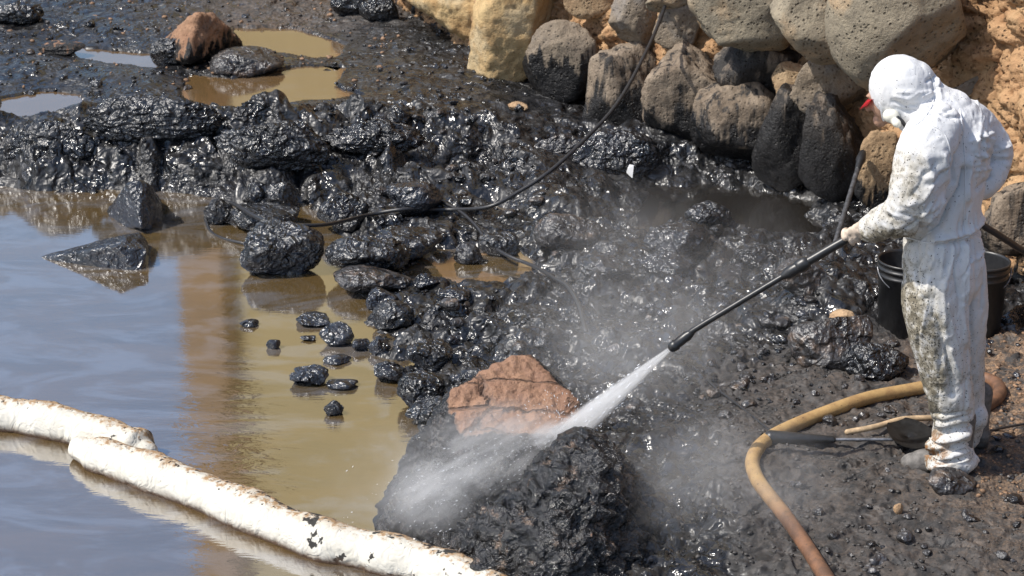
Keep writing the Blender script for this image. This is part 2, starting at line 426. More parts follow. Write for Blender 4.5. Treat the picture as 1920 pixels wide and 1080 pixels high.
# where tar lies and where the soil is brown
topleft = sstep(12.8, 13.6, gy) * (1 - sstep(-1.5, 1.0, gx))
rightb = np.exp(-((gx - 2.5) / .55) ** 2 - ((gy - 7.9) / 1.3) ** 2)
tar = 1.0 - .85 * fgm - .27 * topleft - .6 * rightb
tar -= .35 * np.exp(-((gy - 16.2) / 1.0) ** 2) * sstep(-4, -2, gx)
attr(ground_me, 'tar', np.clip(tar, 0, 1)); attr(ground_me, 'brown', np.clip(.32 * topleft + 1.2 * rightb + .12 * fgm + .6 * wetmask, 0, 1))
tag(obj('ground', ground_me, MAT_GROUND), kind='structure')
HG = H.reshape(GX.shape)
def gz(x, y):
    i = np.clip(np.searchsorted(XS, x) - 1, 0, len(XS) - 2); j = np.clip(np.searchsorted(YS, y) - 1, 0, len(YS) - 2)
    a = (x - XS[i]) / (XS[i + 1] - XS[i]); b = (y - YS[j]) / (YS[j + 1] - YS[j])
    return HG[j, i] * (1 - a) * (1 - b) + HG[j, i + 1] * a * (1 - b) + HG[j + 1, i] * (1 - a) * b + HG[j + 1, i + 1] * a * b
def G(px, py, sink=0.0):
    """point of the shore seen along a sight line (water counts as surface)"""
    z = .1
    for _ in range(12):
        p = P(px, py, z); z = .5 * z + .5 * max(0.0, gz(p[0], p[1]))
    p = P(px, py, z); p[2] -= sink; return p

# water sheets
def water_sheet(name, x0, x1, y0, y1, z, n, poly=None):
    X, Y = np.meshgrid(np.linspace(x0, x1, n), np.linspace(y0, y1, n)); x = X.ravel(); y = Y.ravel()
    me = mesh_np(name, np.stack([x, y, np.full_like(x, z)], 1), grid_quads(n, n))
    c = P(1360, 380); oil = 1.3 * np.exp(-((x - c[0]) / 1.0) ** 2 - ((y - c[1]) / 1.2) ** 2) if z == 0 else 0 * x
    rp = .22 + 1.5 * np.exp(-((x - P(600, 840)[0]) / .9) ** 2 - ((y - P(600, 840)[1]) / .9) ** 2) if z == 0 else 0 * x + .25
    attr(me, 'oil', oil); attr(me, 'ripple', rp); attr(me, 'rusty', 0 * x)
    return obj(name, me, MAT_WATER)
tag(water_sheet('pool_water', -30, 4.0, 4.2, 14.0, 0.0, 160), kind='structure')
for poly, lab in PUDDLES:
    c = poly.mean(0); pe = c + (poly - c) * 1.12 + np.sign(poly - c) * .05
    bm = bmesh.new(); bm.faces.new([bm.verts.new((a, b, PUD_Z)) for a, b in pe]); me = from_bm(bm, 'puddle_water', False)
    attr(me, 'oil', np.zeros(len(pe))); attr(me, 'ripple', np.full(len(pe), .2)); attr(me, 'rusty', np.full(len(pe), .75))
    o = obj('puddle_water', me, MAT_WATER); tag(o, lab, kind='structure')

# ------------------------------------------------------------------ retaining wall of boulders
wall_px = [(905, 165), (1040, 185), (1250, 250), (1460, 300), (1600, 355), (1740, 445), (1920, 560), (2150, 660)]
WB = np.array([P(a, b, .12)[:2] for a, b in wall_px])
WB = np.vstack([[-2.6, 21.5], [-1.9, 19.0], [-1.35, 17.0], [-.75, 15.6], WB, WB[-1] + [.8, -1.6], WB[-1] + [1.2, -4]])
def wallhit(px, py, out=0.0):
    """where a sight line meets the wall's face"""
    dr = ray(px, py); best = None
    for i in range(len(WB) - 1):
        a, b = WB[i], WB[i + 1]; e = b - a
        M2 = np.array([[dr[0], -e[0]], [dr[1], -e[1]]])
        if abs(np.linalg.det(M2)) < 1e-9: continue
        t, s = np.linalg.solve(M2, a)
        if t > 0 and -1e-6 <= s <= 1 + 1e-6 and (best is None or t < best[0]):
            n = np.array([e[1], -e[0], 0.0]); n /= np.linalg.norm(n)
            if n[1] > 0: n = -n
            best = (t, n)
    t, n = best
    return CAM + dr * t + n * out, n
wall = empty('retaining_wall', (2.0, 12.0, 0))
tag(wall, 'retaining wall of rounded boulders set in pitted orange conglomerate above the shore', 'wall')
wc = catmull(WB, 10); seg = np.r_[0, np.cumsum(np.linalg.norm(np.diff(wc, axis=0), axis=1))]
ss = np.concatenate([np.arange(0, 5.5, .06), np.arange(5.5, seg[-1] - 4, .0135), np.arange(seg[-1] - 4, seg[-1], .08)])
bx_ = np.interp(ss, seg, wc[:, 0]); by_ = np.interp(ss, seg, wc[:, 1])
tx = np.gradient(bx_, ss); ty = np.gradient(by_, ss); tl = np.hypot(tx, ty); nx_ = ty / tl; ny_ = -tx / tl
nx_, ny_ = -np.abs(nx_) * np.sign(1), -np.abs(ny_)
hh = np.concatenate([np.arange(-.3, 2.5, .0135), np.array([2.55, 2.62, 2.66])])
S_, Hh = np.meshgrid(np.arange(len(ss)), hh); si = S_.ravel(); hv = Hh.ravel()
back = .10 * hv
pz = hv.copy(); pxw = bx_[si] - nx_[si] * back; pyw = by_[si] - ny_[si] * back
s2 = ss[si]
w1 = fbm(np.stack([s2 * 1.5, hv * 1.5, 0 * s2], 1), 70, 3); w2 = fbm(np.stack([s2 * 6, hv * 6, 0 * s2], 1), 71, 4)
F1, F2, ID = worley2(s2 * 5 + w2 * .8, hv * 6 + w1, 73); big = np.sqrt(np.clip(F2 - F1, 0, 1)) * (.4 + ID)
F1, F2, ID = worley2(s2 * 17 + w2, hv * 20 + w2, 75); pitm = sstep(.30, .10, F1) * (ID > .35)
F1b, F2b, IDb = worley2(s2 * 34 + w2, hv * 34 - w2, 77); sm = np.sqrt(np.clip(F2b - F1b, 0, 1))
disp = .08 * w1 + .09 * (big - .4) + .05 * w2 - .045 * pitm + .022 * sm + .02 * fbm(np.stack([s2 * 22, hv * 26, 0 * s2], 1), 78, 3, .6, True) - .05
pxw = pxw + nx_[si] * disp; pyw = pyw + ny_[si] * disp
V = np.stack([pxw, pyw, pz], 1); nr = len(hh)
# flat top going back
last = V[-len(ss):]; extra = []
for k, dd_ in enumerate((.3, 1.2, 4.0)):
    e = last.copy(); e[:, 0] -= nx_ * dd_; e[:, 1] -= ny_ * dd_; e[:, 2] += .03; extra.append(e)
V = np.vstack([V] + extra)
me = mesh_np('mortar', V, grid_quads(nr + 3, len(ss)))
obj('mortar', me, MAT_CONGL, wall).matrix_parent_inverse = Matrix.Translation((-2.0, -12.0, 0))

# ------------------------------------------------------------------ rocks
def rock_mesh(name, seed, level=4, planes=14, soft=14.0, lump=.10, fine=.03, flat=1.0, dims=(1, 1, 1), ridge=0.0, hole=0.0, boxy=0.0):
    rs = np.random.RandomState(seed); v, f = ico(level)
    n = rs.normal(size=(planes, 3)); n /= np.linalg.norm(n, axis=1)[:, None]; dd = rs.uniform(.62, 1.0, planes)
    dots = np.clip(v @ n.T, 1e-3, None); r = dd[None, :] / dots
    r = np.minimum(r, 3.0)
    rr = -np.log(np.exp(-soft * r).sum(1) + np.exp(-soft * 1.08)) / soft
    if boxy: rr = np.minimum(rr, 1.0) * (1 + boxy * ((np.abs(v) ** 3.6).sum(1) ** (-1 / 3.6) - 1))
    q = v * rr[:, None]
    q += v * (lump * fbm(v * 2.0 + seed, seed, 3))[:, None]
    q += v * (fine * fbm(v * 6.5 + seed, seed + 5, 4, .6))[:, None]
    if ridge: q += v * (ridge * fbm(v * 3.4 + seed * 2, seed + 9, 4, .55, True))[:, None]
    if hole:
        nn = fbm(v * 7 + seed, seed + 3, 3); q -= v * (hole * sstep(.12, .35, nn))[:, None]
    lo, hi = q.min(0), q.max(0); q = (q - (lo + hi) / 2) / (hi - lo)      # unit box
    q = q * np.array(dims)
    return mesh_np(name, q, None, f)
def place_rock(name, box, m, label=None, cat='rock', seed=1, depthf=.8, sink=.18, group=None, kindlev=4, base=None, yaw=0.0, parent=None, **kw):
    x0, y0, x1, y1 = box; cx = (x0 + x1) / 2
    b = base if base is not None else G(cx, y1 - .10 * (y1 - y0))
    s = ppm(b); wd = (x1 - x0) / s
    # height from the picture: h*cos + depth*sin = box height
    ang = math.atan2(CAM[2] - b[2], b[1]); dp = wd * depthf
    ht = max(.35 * wd * .5, ((y1 - y0) / s - dp * .55 * math.sin(ang)) / math.cos(ang))
    ht_full = ht * (1 + sink)
    me = rock_mesh(name, seed, kindlev, dims=(wd, dp, ht_full), **kw)
    if abs(yaw) > 0:
        v = co(me); c, s_ = math.cos(yaw), math.sin(yaw); v[:, 0], v[:, 1] = v[:, 0] * c - v[:, 1] * s_, v[:, 0] * s_ + v[:, 1] * c; setco(me, v)
    o = obj(name, me, m, parent)
    o.location = (b[0], b[1] + dp * .35, b[2] + ht_full / 2 - ht * sink)
    if parent is None: tag(o, label, cat, group)
    elif label: o['label'] = label
    return o
def wall_stone(box, m, seed, out=.06, thick=.75, label=None, tilt=0.0, name='stone', **kw):
    x0, y0, x1, y1 = box
    c, n = wallhit((x0 + x1) / 2, (y0 + y1) / 2, out); s = ppm(c)
    wd = (x1 - x0) / s; ang = math.atan2(CAM[2] - c[2], c[1]); ht = (y1 - y0) / s * .97 / math.cos(ang); dp = thick * min(wd, ht)
    k = dict(soft=70, planes=18, lump=.11, fine=.05, ridge=.045, boxy=.30); k.update(kw)
    tilt += ((seed * 37) % 11 - 5) * .07
    wd *= 1.15; ht *= 1.10; c[2] -= .015
    me = rock_mesh(name, seed, 5, dims=(wd, dp, ht), **k)
    v = co(me); a = tilt; v[:, 0], v[:, 2] = v[:, 0] * math.cos(a) - v[:, 2] * math.sin(a), v[:, 0] * math.sin(a) + v[:, 2] * math.cos(a); setco(me, v)
    o = obj(name, me, m, wall); o.matrix_parent_inverse = Matrix.Translation((-2.0, -12.0, 0)); o.location = c
    if label: o['label'] = label
    return o
wall_stone((1018, 34, 1146, 190), MAT_GREY, 11, .14, .8, 'grey boulder with a blackened underside')
wall_stone((1128, 76, 1256, 248), MAT_STREAK_LIGHT, 12, .12, .8, 'tall brown-grey boulder behind the hanging cable')
wall_stone((1230, 80, 1372, 262), MAT_STREAK_LIGHT, 13, .12, .8, 'broad boulder with tar running down its face')
wall_stone((1340, 132, 1476, 282), MAT_STREAK_LIGHT, 14, .20, .8, 'pale streaked boulder with a rusty shoulder')
wall_stone((1352, 66, 1510, 180), MAT_STREAK, 15, .02, .8, 'boulder smeared blue-black with a reddish left shoulder')
wall_stone((1340, -70, 1532, 84), MAT_GREY_CLEAN, 36, .22, .9, 'large pale grey boulder', .15, soft=70, planes=13, lump=.08)
wall_stone((1515, -80, 1692, 100), MAT_GREY_CLEAN, 17, .22, .9, 'grey boulder overhanging the tan stone', -.1, soft=70, planes=13, lump=.08)
wall_stone((1660, -110, 1886, 160), MAT_GREY_CLEAN, 18, .30, .9, 'huge boulder with a flat tan facet above the worker', .0, soft=80, planes=11, lump=.07)
wall_stone((1492, 88, 1650, 196), MAT_GREY, 19, .02, .7, 'brown-grey stone wedged under the large boulders')
wall_stone((1462, 156, 1578, 345), MAT_STREAK, 20, .16, .8, 'tall boulder streaked black with oil')
wall_stone((1550, 172, 1668, 372), MAT_STREAK, 21, .18, .8, 'oil-streaked boulder behind the leaning pole')
wall_stone((1146, -30, 1236, 78), MAT_GREY, 22, -.02, .7)
wall_stone((1232, -10, 1316, 84), MAT_GREY, 23, 0, .7, 'olive-brown stone beside the cable')
wall_stone((1228, -46, 1310, 16), MAT_GREY_CLEAN, 24, .08, .8)
wall_stone((1455, 118, 1535, 200), MAT_TAN, 25, .03, .6, 'small bright tan stone between the boulders')
wall_stone((1635, 240, 1712, 390), MAT_TAN, 26, .10, .6, 'rough tan stone beside the worker\'s chest', hole=.08)
wall_stone((1690, 150, 1860, 260), MAT_GREY, 27, -.08, .6)
wall_stone((1838, 330, 1985, 480), MAT_STREAK_LIGHT, 28, -.05, .5, 'dark-stained stone low in the right end of the wall')
wall_stone((1040, -60, 1150, 30), MAT_TAN, 29, -.08, .5, hole=.08)
wall_stone((1300, -20, 1365, 70), MAT_TAN, 30, -.06, .5, hole=.08)
wall_stone((1655, 400, 1760, 500), MAT_STREAK, 33, .02, .6)
# boulders out of the frame, seen mirrored in the pool
for k, (bx, by) in enumerate([(x, y) for y in (-150, -290) for x in (1080, 1230, 1390, 1560, 1740)]):
    pass
# hull-built stones
def hull_rock(name, pts, m, voxel=.02, smooth_it=3, lump=.02, fine=.008, ridge=0.0, seed=3, parent=None, cells=0.0, crag=0.0):
    bm = bmesh.new(); vs = [bm.verts.new(p) for p in pts]; bmesh.ops.convex_hull(bm, input=vs)
    bmesh.ops.delete(bm, geom=[v for v in bm.verts if not v.link_faces], context='VERTS')
    me = remesh(from_bm(bm, name), voxel, smooth_it); v = co(me); n = nor(me)
    dsp = lump * fbm(v * 5, seed, 4)  + fine * fbm(v * 26, seed + 1, 4, .65)
    if ridge: dsp += ridge * fbm(v * 9, seed + 2, 4, .55, True)
    if crag: dsp += crag * fbm(v * 15, seed + 7, 4, .6, True)
    if cells:
        u = v @ np.array([[.8, .1], [.5, .6], [.2, .9]]); F1, F2, ID = worley2(u[:, 0] * 11, u[:, 1] * 11, seed); dsp += cells * (np.sqrt(np.clip(F2 - F1, 0, 1)) * (.3 + ID) - .4)
    setco(me, v + n * dsp[:, None])
    c = co(me).mean(0); setco(me, co(me) - c)
    o = obj(name, me, m, parent); o.location = c
    return o
def wpt(px, py, out): return wallhit(px, py, out)[0]
ystone = hull_rock('stone', [wpt(925, -90, .05), wpt(1022, -90, .10), wpt(1022, -90, -.3), wpt(930, -90, -.3), wpt(915, 20, .22), wpt(1020, 30, .15), wpt(955, 10, .36),
                   wpt(906, 128, .20), wpt(912, 158, .15), wpt(968, 166, .28), wpt(1004, 140, .15), wpt(1006, 100, .12), wpt(968, 60, .34), wpt(962, 130, .34), wpt(1000, 120, -.25), wpt(915, 140, -.2)],
                   MAT_YELLOW, .018, 2, .035, .010, .02, 5, wall)
ystone.matrix_parent_inverse = Matrix.Translation((-2.0, -12.0, 0)); ystone['label'] = 'upright yellow sandstone block at the wall\'s left corner'
slab = hull_rock('stone', [PY(758, -60, 15.2), PY(700, -60, 17.0), PY(775, 2, 14.9), PY(828, 40, 14.7), PY(880, 66, 14.6), PY(925, 102, 14.55), PY(940, 90, 14.9), PY(940, -60, 14.6), PY(850, -60, 14.7), PY(940, 40, 14.45), PY(840, 10, 14.6), PY(880, -60, 16.5), PY(930, 60, 15.6), PY(800, 0, 16.4)],
                 MAT_YELLOW, .02, 2, .05, .012, .035, 8, wall)
slab.matrix_parent_inverse = Matrix.Translation((-2.0, -12.0, 0)); slab['label'] = 'pale layered sandstone slab leaning over blackened ground'

# ---- named rocks on the shore and in the pool
TAR, DULL, SMO = MAT_TAR, MAT_TAR_DULL, MAT_TAR_SMOOTH
NAMED = [
 # box, material, label, seed, kwargs
 ((448, 418, 606, 532), TAR, 'big round tar-black rock standing in the pool under the cable', 103, dict(kindlev=6, ridge=.05, soft=18)),
 ((450, 345, 508, 392), TAR, 'squarish tar-coated rock behind the cable, left of its pair', 104, dict(planes=8, soft=30)),
 ((498, 343, 556, 394), TAR, 'angular flat-topped tar-coated rock behind the cable, right of its pair', 105, dict(planes=7, soft=34)),
 ((425, 385, 560, 440), TAR, 'low lumpy tar rock crossed by the left end of the cable', 106, dict(ridge=.1)),
 ((378, 376, 442, 428), TAR, 'small tar lump at the very end of the cable', 107, dict(ridge=.08)),
 ((592, 362, 692, 440), TAR, 'rounded tar-coated rock just above the cable at its lowest sag', 108, dict(ridge=.06)),
 ((722, 342, 830, 412), SMO, 'rounded shiny rock in the loop where the two cables part', 109, dict(kindlev=5, planes=9, soft=18)),
 ((606, 436, 770, 520), TAR, 'long craggy tar rock right of the big round one', 110, dict(ridge=.14, kindlev=5)),
 ((700, 428, 830, 500), TAR, 'broken tar-coated rock pile below the fork of the cables', 111, dict(ridge=.14, kindlev=5)),
 ((620, 498, 770, 560), DULL, 'flat dull rock at the edge of the tan water', 112, dict(ridge=.1, kindlev=5)),
 ((684, 542, 748, 586), SMO, 'smooth black stone at the water line under the flat dull rock', 113, dict()),
 ((695, 566, 776, 626), TAR, 'lumpy tar stone where the shore meets the tan shallows', 114, dict(ridge=.1)),
 ((774, 512, 826, 548), SMO, 'dark stone with a stick-like spur in the shallows', 115, dict()),
 ((822, 540, 884, 572), SMO, 'low bluish stone in the shallows', 116, dict()),
 ((850, 458, 906, 500), TAR, 'black stone beside the branching cable', 117, dict()),
 ((895, 436, 975, 486), TAR, 'shiny rock right of the branching cable', 118, dict(ridge=.08)),
 ((597, 606, 664, 654), SMO, 'largest black cobble of the cluster in the tan water', 119, dict()),
 ((541, 686, 616, 728), SMO, 'double-humped black cobble nearest the boom', 120, dict(lump=.25)),
 ((552, 588, 620, 616), SMO, 'flat black stone with a small hooked tip in the pool', 121, dict()),
 ((660, 636, 694, 662), SMO, 'small black cobble touching the round bluish one', 122, dict()),
 ((688, 636, 732, 672), SMO, 'round bluish cobble at the pool edge', 123, dict()),
 ((604, 665, 658, 686), SMO, 'flat black stone just below the largest cobble', 124, dict()),
 ((610, 711, 670, 733), SMO, 'flat oval grey stone barely above the water', 125, dict(planes=6)),
 ((606, 752, 645, 783), TAR, 'jagged black lump alone in the pool, closest to the washed boulder', 126, dict(ridge=.2)),
 ((498, 637, 525, 657), SMO, 'tiny round black pebble left of the cobble cluster', 127, dict()),
 ((448, 599, 484, 615), SMO, 'tiny flat pebble farthest out in the tan water', 128, dict()),
 ((562, 629, 592, 641), SMO, 'sliver of stone between two cobbles in the pool', 129, dict()),
 ((700, 678, 764, 724), TAR, 'tar lump at the point of the shore beside the pool', 130, dict(ridge=.1)),
 ((742, 700, 836, 768), TAR, 'shiny clustered tar rock above the washed boulder', 131, dict(ridge=.16, kindlev=5)),
 ((756, 640, 850, 700), TAR, 'mound of tarred stones inland of the bluish cobble', 132, dict(ridge=.14, kindlev=5)),
 ((758, 748, 860, 806), TAR, 'low tar rock touching the back of the washed boulder', 133, dict(ridge=.14, kindlev=5)),
 ((278, 72, 356, 130), TAR, 'black rock at the left foot of the orange-topped rock', 135, dict(ridge=.1)),
 ((386, 92, 528, 150), DULL, 'long grey rock with a dark hollow in front of the orange-topped rock', 136, dict(ridge=.12, kindlev=5)),
 ((70, 76, 158, 106), MAT_ORANGE, 'low orange slab far left on the shore', 137, dict(planes=8)),
 ((-30, 0, 80, 52), TAR, 'dark rock in the top left corner', 138, dict(ridge=.15)),
 ((618, -14, 690, 34), TAR, 'dark rock near the top edge, left of its neighbour', 139, dict()),
 ((672, -10, 748, 46), TAR, 'dark rock near the top edge beside the pale slab', 140, dict()),
 ((1208, 420, 1338, 492), TAR, 'shiny wrinkled tar mound right of centre', 141, dict(ridge=.14, kindlev=5)),
 ((1205, 474, 1306, 530), TAR, 'second glistening tar mound below the shiny wrinkled one', 142, dict(ridge=.14, kindlev=5)),
 ((1376, 458, 1456, 508), TAR, 'bright glinting tar lump behind the middle of the lance', 143, dict(ridge=.12)),
 ((1284, 378, 1376, 434), TAR, 'tilted ribbed tar rock in the dark pool', 144, dict(ridge=.14)),
 ((1450, 486, 1560, 560), DULL, 'dull dark boulder just above the lance joint', 145, dict(ridge=.05)),
 ((1556, 582, 1606, 616), MAT_PEBBLE, 'orange stone left of the black buckets', 147, dict()),
 ((1480, 590, 1640, 700), DULL, 'smooth sooty mound in front of the left bucket', 148, dict(kindlev=5, ridge=.04, sink=.5)),
 ((1580, 640, 1710, 720), TAR, 'heap of glittering black rubble beside the worker\'s knee', 149, dict(kindlev=5, ridge=.18, sink=.4)),
 ((1060, 245, 1240, 330), TAR, 'low wide tar mound at the foot of the tall boulder', 150, dict(kindlev=5, ridge=.12, sink=.4, depthf=.5)),
 ((1000, 250, 1110, 300), DULL, 'dull mound left of the wide tar mound', 151, dict(kindlev=5, ridge=.12, sink=.4, depthf=.5)),
 ((952, 192, 990, 210), MAT_PEBBLE, 'pale orange stone below the yellow sandstone block', 152, dict()),
 ((1398, 196, 1470, 290), TAR, 'black rock in the shade of the wall', 153, dict(sink=.3)),
 ((1675, 944, 1694, 966), MAT_PEBBLE, 'small tan pebble on the bare ground below the worker\'s boot', 154, dict(depthf=.8, planes=7, yaw=.6)),
 ((1740, 880, 1836, 930), DULL, 'flat sooty stone under the worker\'s heel', 155, dict(planes=8, sink=.3)),
 ((1060, 925, 1110, 960), DULL, 'small stone at the front of the black crag', 156, dict()),
 ((860, 690, 940, 740), TAR, 'tar lump behind the orange face of the washed boulder', 157, dict(ridge=.1)),
 ((1000, 400, 1130, 470), DULL, 'broad bluish tar hump between cable and dark pool', 158, dict(kindlev=5, ridge=.08, sink=.5)),
 ((1085, 480, 1190, 530), TAR, 'jagged tar rock below the broad bluish hump', 159, dict(ridge=.14, kindlev=5)),
 ((150, 180, 420, 260), TAR, 'long black outcrop of the ridge behind the pool', 160, dict(ridge=.16, kindlev=6, depthf=.3, sink=.3)),
 ((0, 225, 200, 330), TAR, 'black outcrop at the left end of the ridge', 161, dict(ridge=.16, kindlev=6, depthf=.45, sink=.2)),
 ((190, 240, 420, 320), TAR, 'glistening outcrop in the middle of the ridge', 162, dict(ridge=.16, kindlev=6, depthf=.4, sink=.2)),
 ((400, 230, 620, 325), TAR, 'craggy outcrop at the right end of the ridge above the round rock', 163, dict(ridge=.18, kindlev=6, depthf=.4, sink=.2)),
 ((600, 225, 800, 290), TAR, 'low black shelf right of the ridge', 164, dict(ridge=.18, kindlev=6, depthf=.4, sink=.3)),
]
for box, m, lab, seed, kw in NAMED:
    k = dict(lump=.12, fine=.07, planes=12, soft=20, ridge=.05, kindlev=5); k.update(kw)
    k['kindlev'] = max(5, k['kindlev'])
    nm = 'rock'
    place_rock(nm, box, m, lab, 'rock', seed=seed, **k)
# pointed rock: a wedge whose tip runs left into the water
wr = hull_rock('rock', [P(60, 486, -.02), P(110, 500, -.03), P(180, 512, -.04), P(262, 520, -.04), P(276, 505, -.03), P(278, 455, .02), P(262, 436, .13), P(240, 440, .16), P(180, 452, .08), P(275, 470, .10),
                      P(120, 470, .02), P(220, 460, .15), P(225, 480, -.2), P(100, 485, -.2)], SMO, .008, 5, .010, .004, 0, 21)
tag(wr, 'pointed wedge of tar-covered rock tapering left into the blue water', 'rock')
lr = hull_rock('rock', [P(206, 395, .0), P(204, 410, -.02), P(232, 428, -.03), P(290, 436, -.03), P(304, 420, -.02), P(300, 380, .02), P(262, 338, .30), P(240, 344, .28), P(276, 344, .27), P(225, 368, .16), P(290, 362, .16), P(252, 390, .14), P(296, 405, .06), P(265, 425, .05), P(250, 360, -.2), P(300, 390, -.2), P(210, 400, -.2)], SMO, .010, 4, .022, .010, .012, 24)
tag(lr, 'smooth leaning tar-covered rock just behind the pointed rock in the pool', 'rock')
orr = hull_rock('rock', [P(300, 96, .25), P(292, 112, .22), P(350, 124, .22), P(430, 112, .22), P(450, 80, .32), P(446, 92, .26), P(412, 44, .56), P(372, 26, .66), P(392, 26, .64), P(330, 58, .50), P(385, 80, .42), P(300, 86, .34), P(440, 70, .36), P(370, 60, .1), P(420, 60, .1), P(310, 80, .1), P(350, 110, .36)], MAT_ORANGE, .016, 2, .03, .02, .025, 34, cells=.02)
tag(orr, 'orange-topped triangular rock among the far puddles', 'rock')
slab2 = hull_rock('rock', [G(1340, 552) + [0, 0, .01], G(1352, 520) + [0, 0, .07], G(1392, 516) + [0, 0, .08], G(1386, 560) + [0, 0, .0], G(1345, 556) - [0, 0, .05], G(1390, 555) - [0, 0, .05], G(1385, 525) - [0, 0, .05], G(1350, 530) - [0, 0, .05]], SMO, .01, 1, .004, .002, 0, 22)
tag(slab2, 'flat blue-grey slab behind the lance tube', 'rock')

# ---- the boulder being washed and the black crag before it
def washed():
    m = newmat('washed_rock'); p = world_pos(m); wsh = at_(m, 'washed')
    n1 = noise(m, p, 7, 6, .65, .3); n2 = noise(m, p, 40, 5, .7); n3 = noise(m, p, 130, 3, .7)
    org = mixc(m, ramp(m, n1, .3, .7), (.22, .105, .055), (.34, .185, .105)); org = mixc(m, ramp(m, n2, .55, .72, 0, .7), org, (.16, .085, .06)); org = mixc(m, ramp(m, n3, .6, .75, 0, .6), org, (.62, .42, .32))
    tar = mixc(m, ramp(m, n1, .4, .7), (.010, .0105, .012), (.040, .038, .038))
    tar = mixc(m, mth(m, 'MULTIPLY', ramp(m, noise(m, p, 12, 6, .7), .56, .68), at_(m, 'flecked')), tar, (.20, .14, .10))
    f = ramp(m, mth(m, 'ADD', wsh, mth(m, 'MULTIPLY', mth(m, 'SUBTRACT', noise(m, p, 14, 6, .7), .5), .9)), .42, .58)
    col = mixc(m, f, tar, org)
    nf = mth(m, 'SUBTRACT', 1.0, f)
    nrm = bump(m, noise(m, p, 11, 2, .5, .5), nf, .08); nrm = bump(m, noise(m, p, 24, 2, .5, .6), mth(m, 'ADD', mth(m, 'MULTIPLY', nf, .8), .2), .055, nrm)
    nrm = bump(m, n2, .7, .02, nrm); nrm = bump(m, n3, .7, .010, nrm)
    crk = voro(m, scaled(m, p, (1.6, 5, 4)), 1.3, 'DISTANCE_TO_EDGE'); nrm = bump(m, ramp(m, crk, 0, .05), mth(m, 'MULTIPLY', f, .9), .03, nrm)
    col = mixc(m, mth(m, 'MULTIPLY', f, ramp(m, crk, .0, .03, .6, 0)), col, (.05, .028, .02))
    return finish(m, col, mth(m, 'ADD', mth(m, 'MULTIPLY', f, .5), ramp(m, n1, .3, .7, .12, .32)), nrm, .6, 1.62)
MAT_WASH = washed()
A_pts = [P(990, 668, .56), P(955, 678, .56), P(852, 738, .50), P(1020, 705, .52), P(1082, 768, .42), P(1060, 800, .36), P(862, 800, .40), P(815, 800, .25), P(1035, 870, .28), P(900, 900, .26), P(800, 880, .20),
         P(716, 960, .02), P(722, 990, .0), P(780, 1000, .04), P(870, 1035, .02), P(1060, 960, .05), P(1100, 860, .1), P(830, 800, -.2), P(1050, 760, -.2), P(720, 980, -.25), P(900, 1060, -.25), P(1080, 950, -.2), P(830, 770, .1), P(740, 920, .08)]
rockA = hull_rock('rock', A_pts, MAT_WASH, .008, 1, .022, .016, .014, 41, cells=.010, crag=.016)
vA = co(rockA.data) + np.array(rockA.location); nA = nor(rockA.data)
offA = sstep(.0, .10, sdpoly(vA[:, 0], vA[:, 1], np.array([P(850, 742, .50), P(990, 668, .56), P(1082, 775, .42), P(1000, 815, .36), P(875, 808, .39)])[:, :2])) + (vA[:, 2] < .25)
offA = offA * sstep(.46, .34, vA[:, 2])
uA = vA @ np.array([[.9, .1], [.4, .5], [.2, .9]]); F1, F2, ID = worley2(uA[:, 0] * 9, uA[:, 1] * 9, 44)
dA = -.022 + .040 * fbm(vA * 6, 43, 5, .55, True) + .035 * (np.sqrt(np.clip(F2 - F1, 0, 1)) * (.3 + ID) - .4) + .010 * fbm(vA * 22, 45, 3, .6, True)
vA = vA + nA * (dA * np.clip(offA, 0, 1))[:, None]; setco(rockA.data, vA - np.array(rockA.location))
def pix(v):
    q = v - CAM; dz = q[:, 1] * cp - q[:, 2] * sp; return 960 + FPX * q[:, 0] / dz, 540 - FPX * (q[:, 1] * sp + q[:, 2] * cp) / dz
ax = P(850, 742, .50); bx = P(990, 668, .56); cx_ = P(1082, 775, .42); dx_ = P(875, 808, .39); ex_ = P(1000, 815, .36)
face = np.array([ax, bx, cx_, ex_, dx_])
dfc = sdpoly(vA[:, 0], vA[:, 1], face[:, :2])
attr(rockA.data, 'washed', sstep(.09, -.03, dfc) * sstep(.28, .36, vA[:, 2])); attr(rockA.data, 'flecked', np.full(len(vA), .2))
tag(rockA, 'large boulder under the water jet, its top washed back to orange', 'boulder')
B_pts = [P(1100, 828, .46), P(1075, 836, .45), P(1130, 850, .43), P(1155, 880, .38), P(1168, 940, .26), P(1192, 990, .14), P(1190, 1080, .05), P(1150, 1130, .02), P(1040, 900, .42), P(985, 940, .34), P(930, 990, .24), P(872, 1022, .12),
         P(860, 1060, .02), P(900, 1130, .0), P(1000, 1160, .0), P(1120, 880, .44), P(1100, 830, .1), P(1190, 960, -.15), P(900, 1040, -.2), P(1020, 1140, -.2), P(1150, 1100, -.2), P(1050, 1000, .30), P(1130, 1000, .27)]
rockB = hull_rock('rock', B_pts, MAT_WASH, .0075, 1, .07, .014, .060, 47, cells=.022, crag=.010)
vB = co(rockB.data) + np.array(rockB.location)
attr(rockB.data, 'washed', .42 * np.exp(-((pix(vB)[0] - 1120) / 60) ** 2 - ((pix(vB)[1] - 990) / 70) ** 2)); attr(rockB.data, 'flecked', np.full(len(vB), .9))
tag(rockB, 'craggy black rock in front of the washed boulder at the bottom edge', 'boulder')

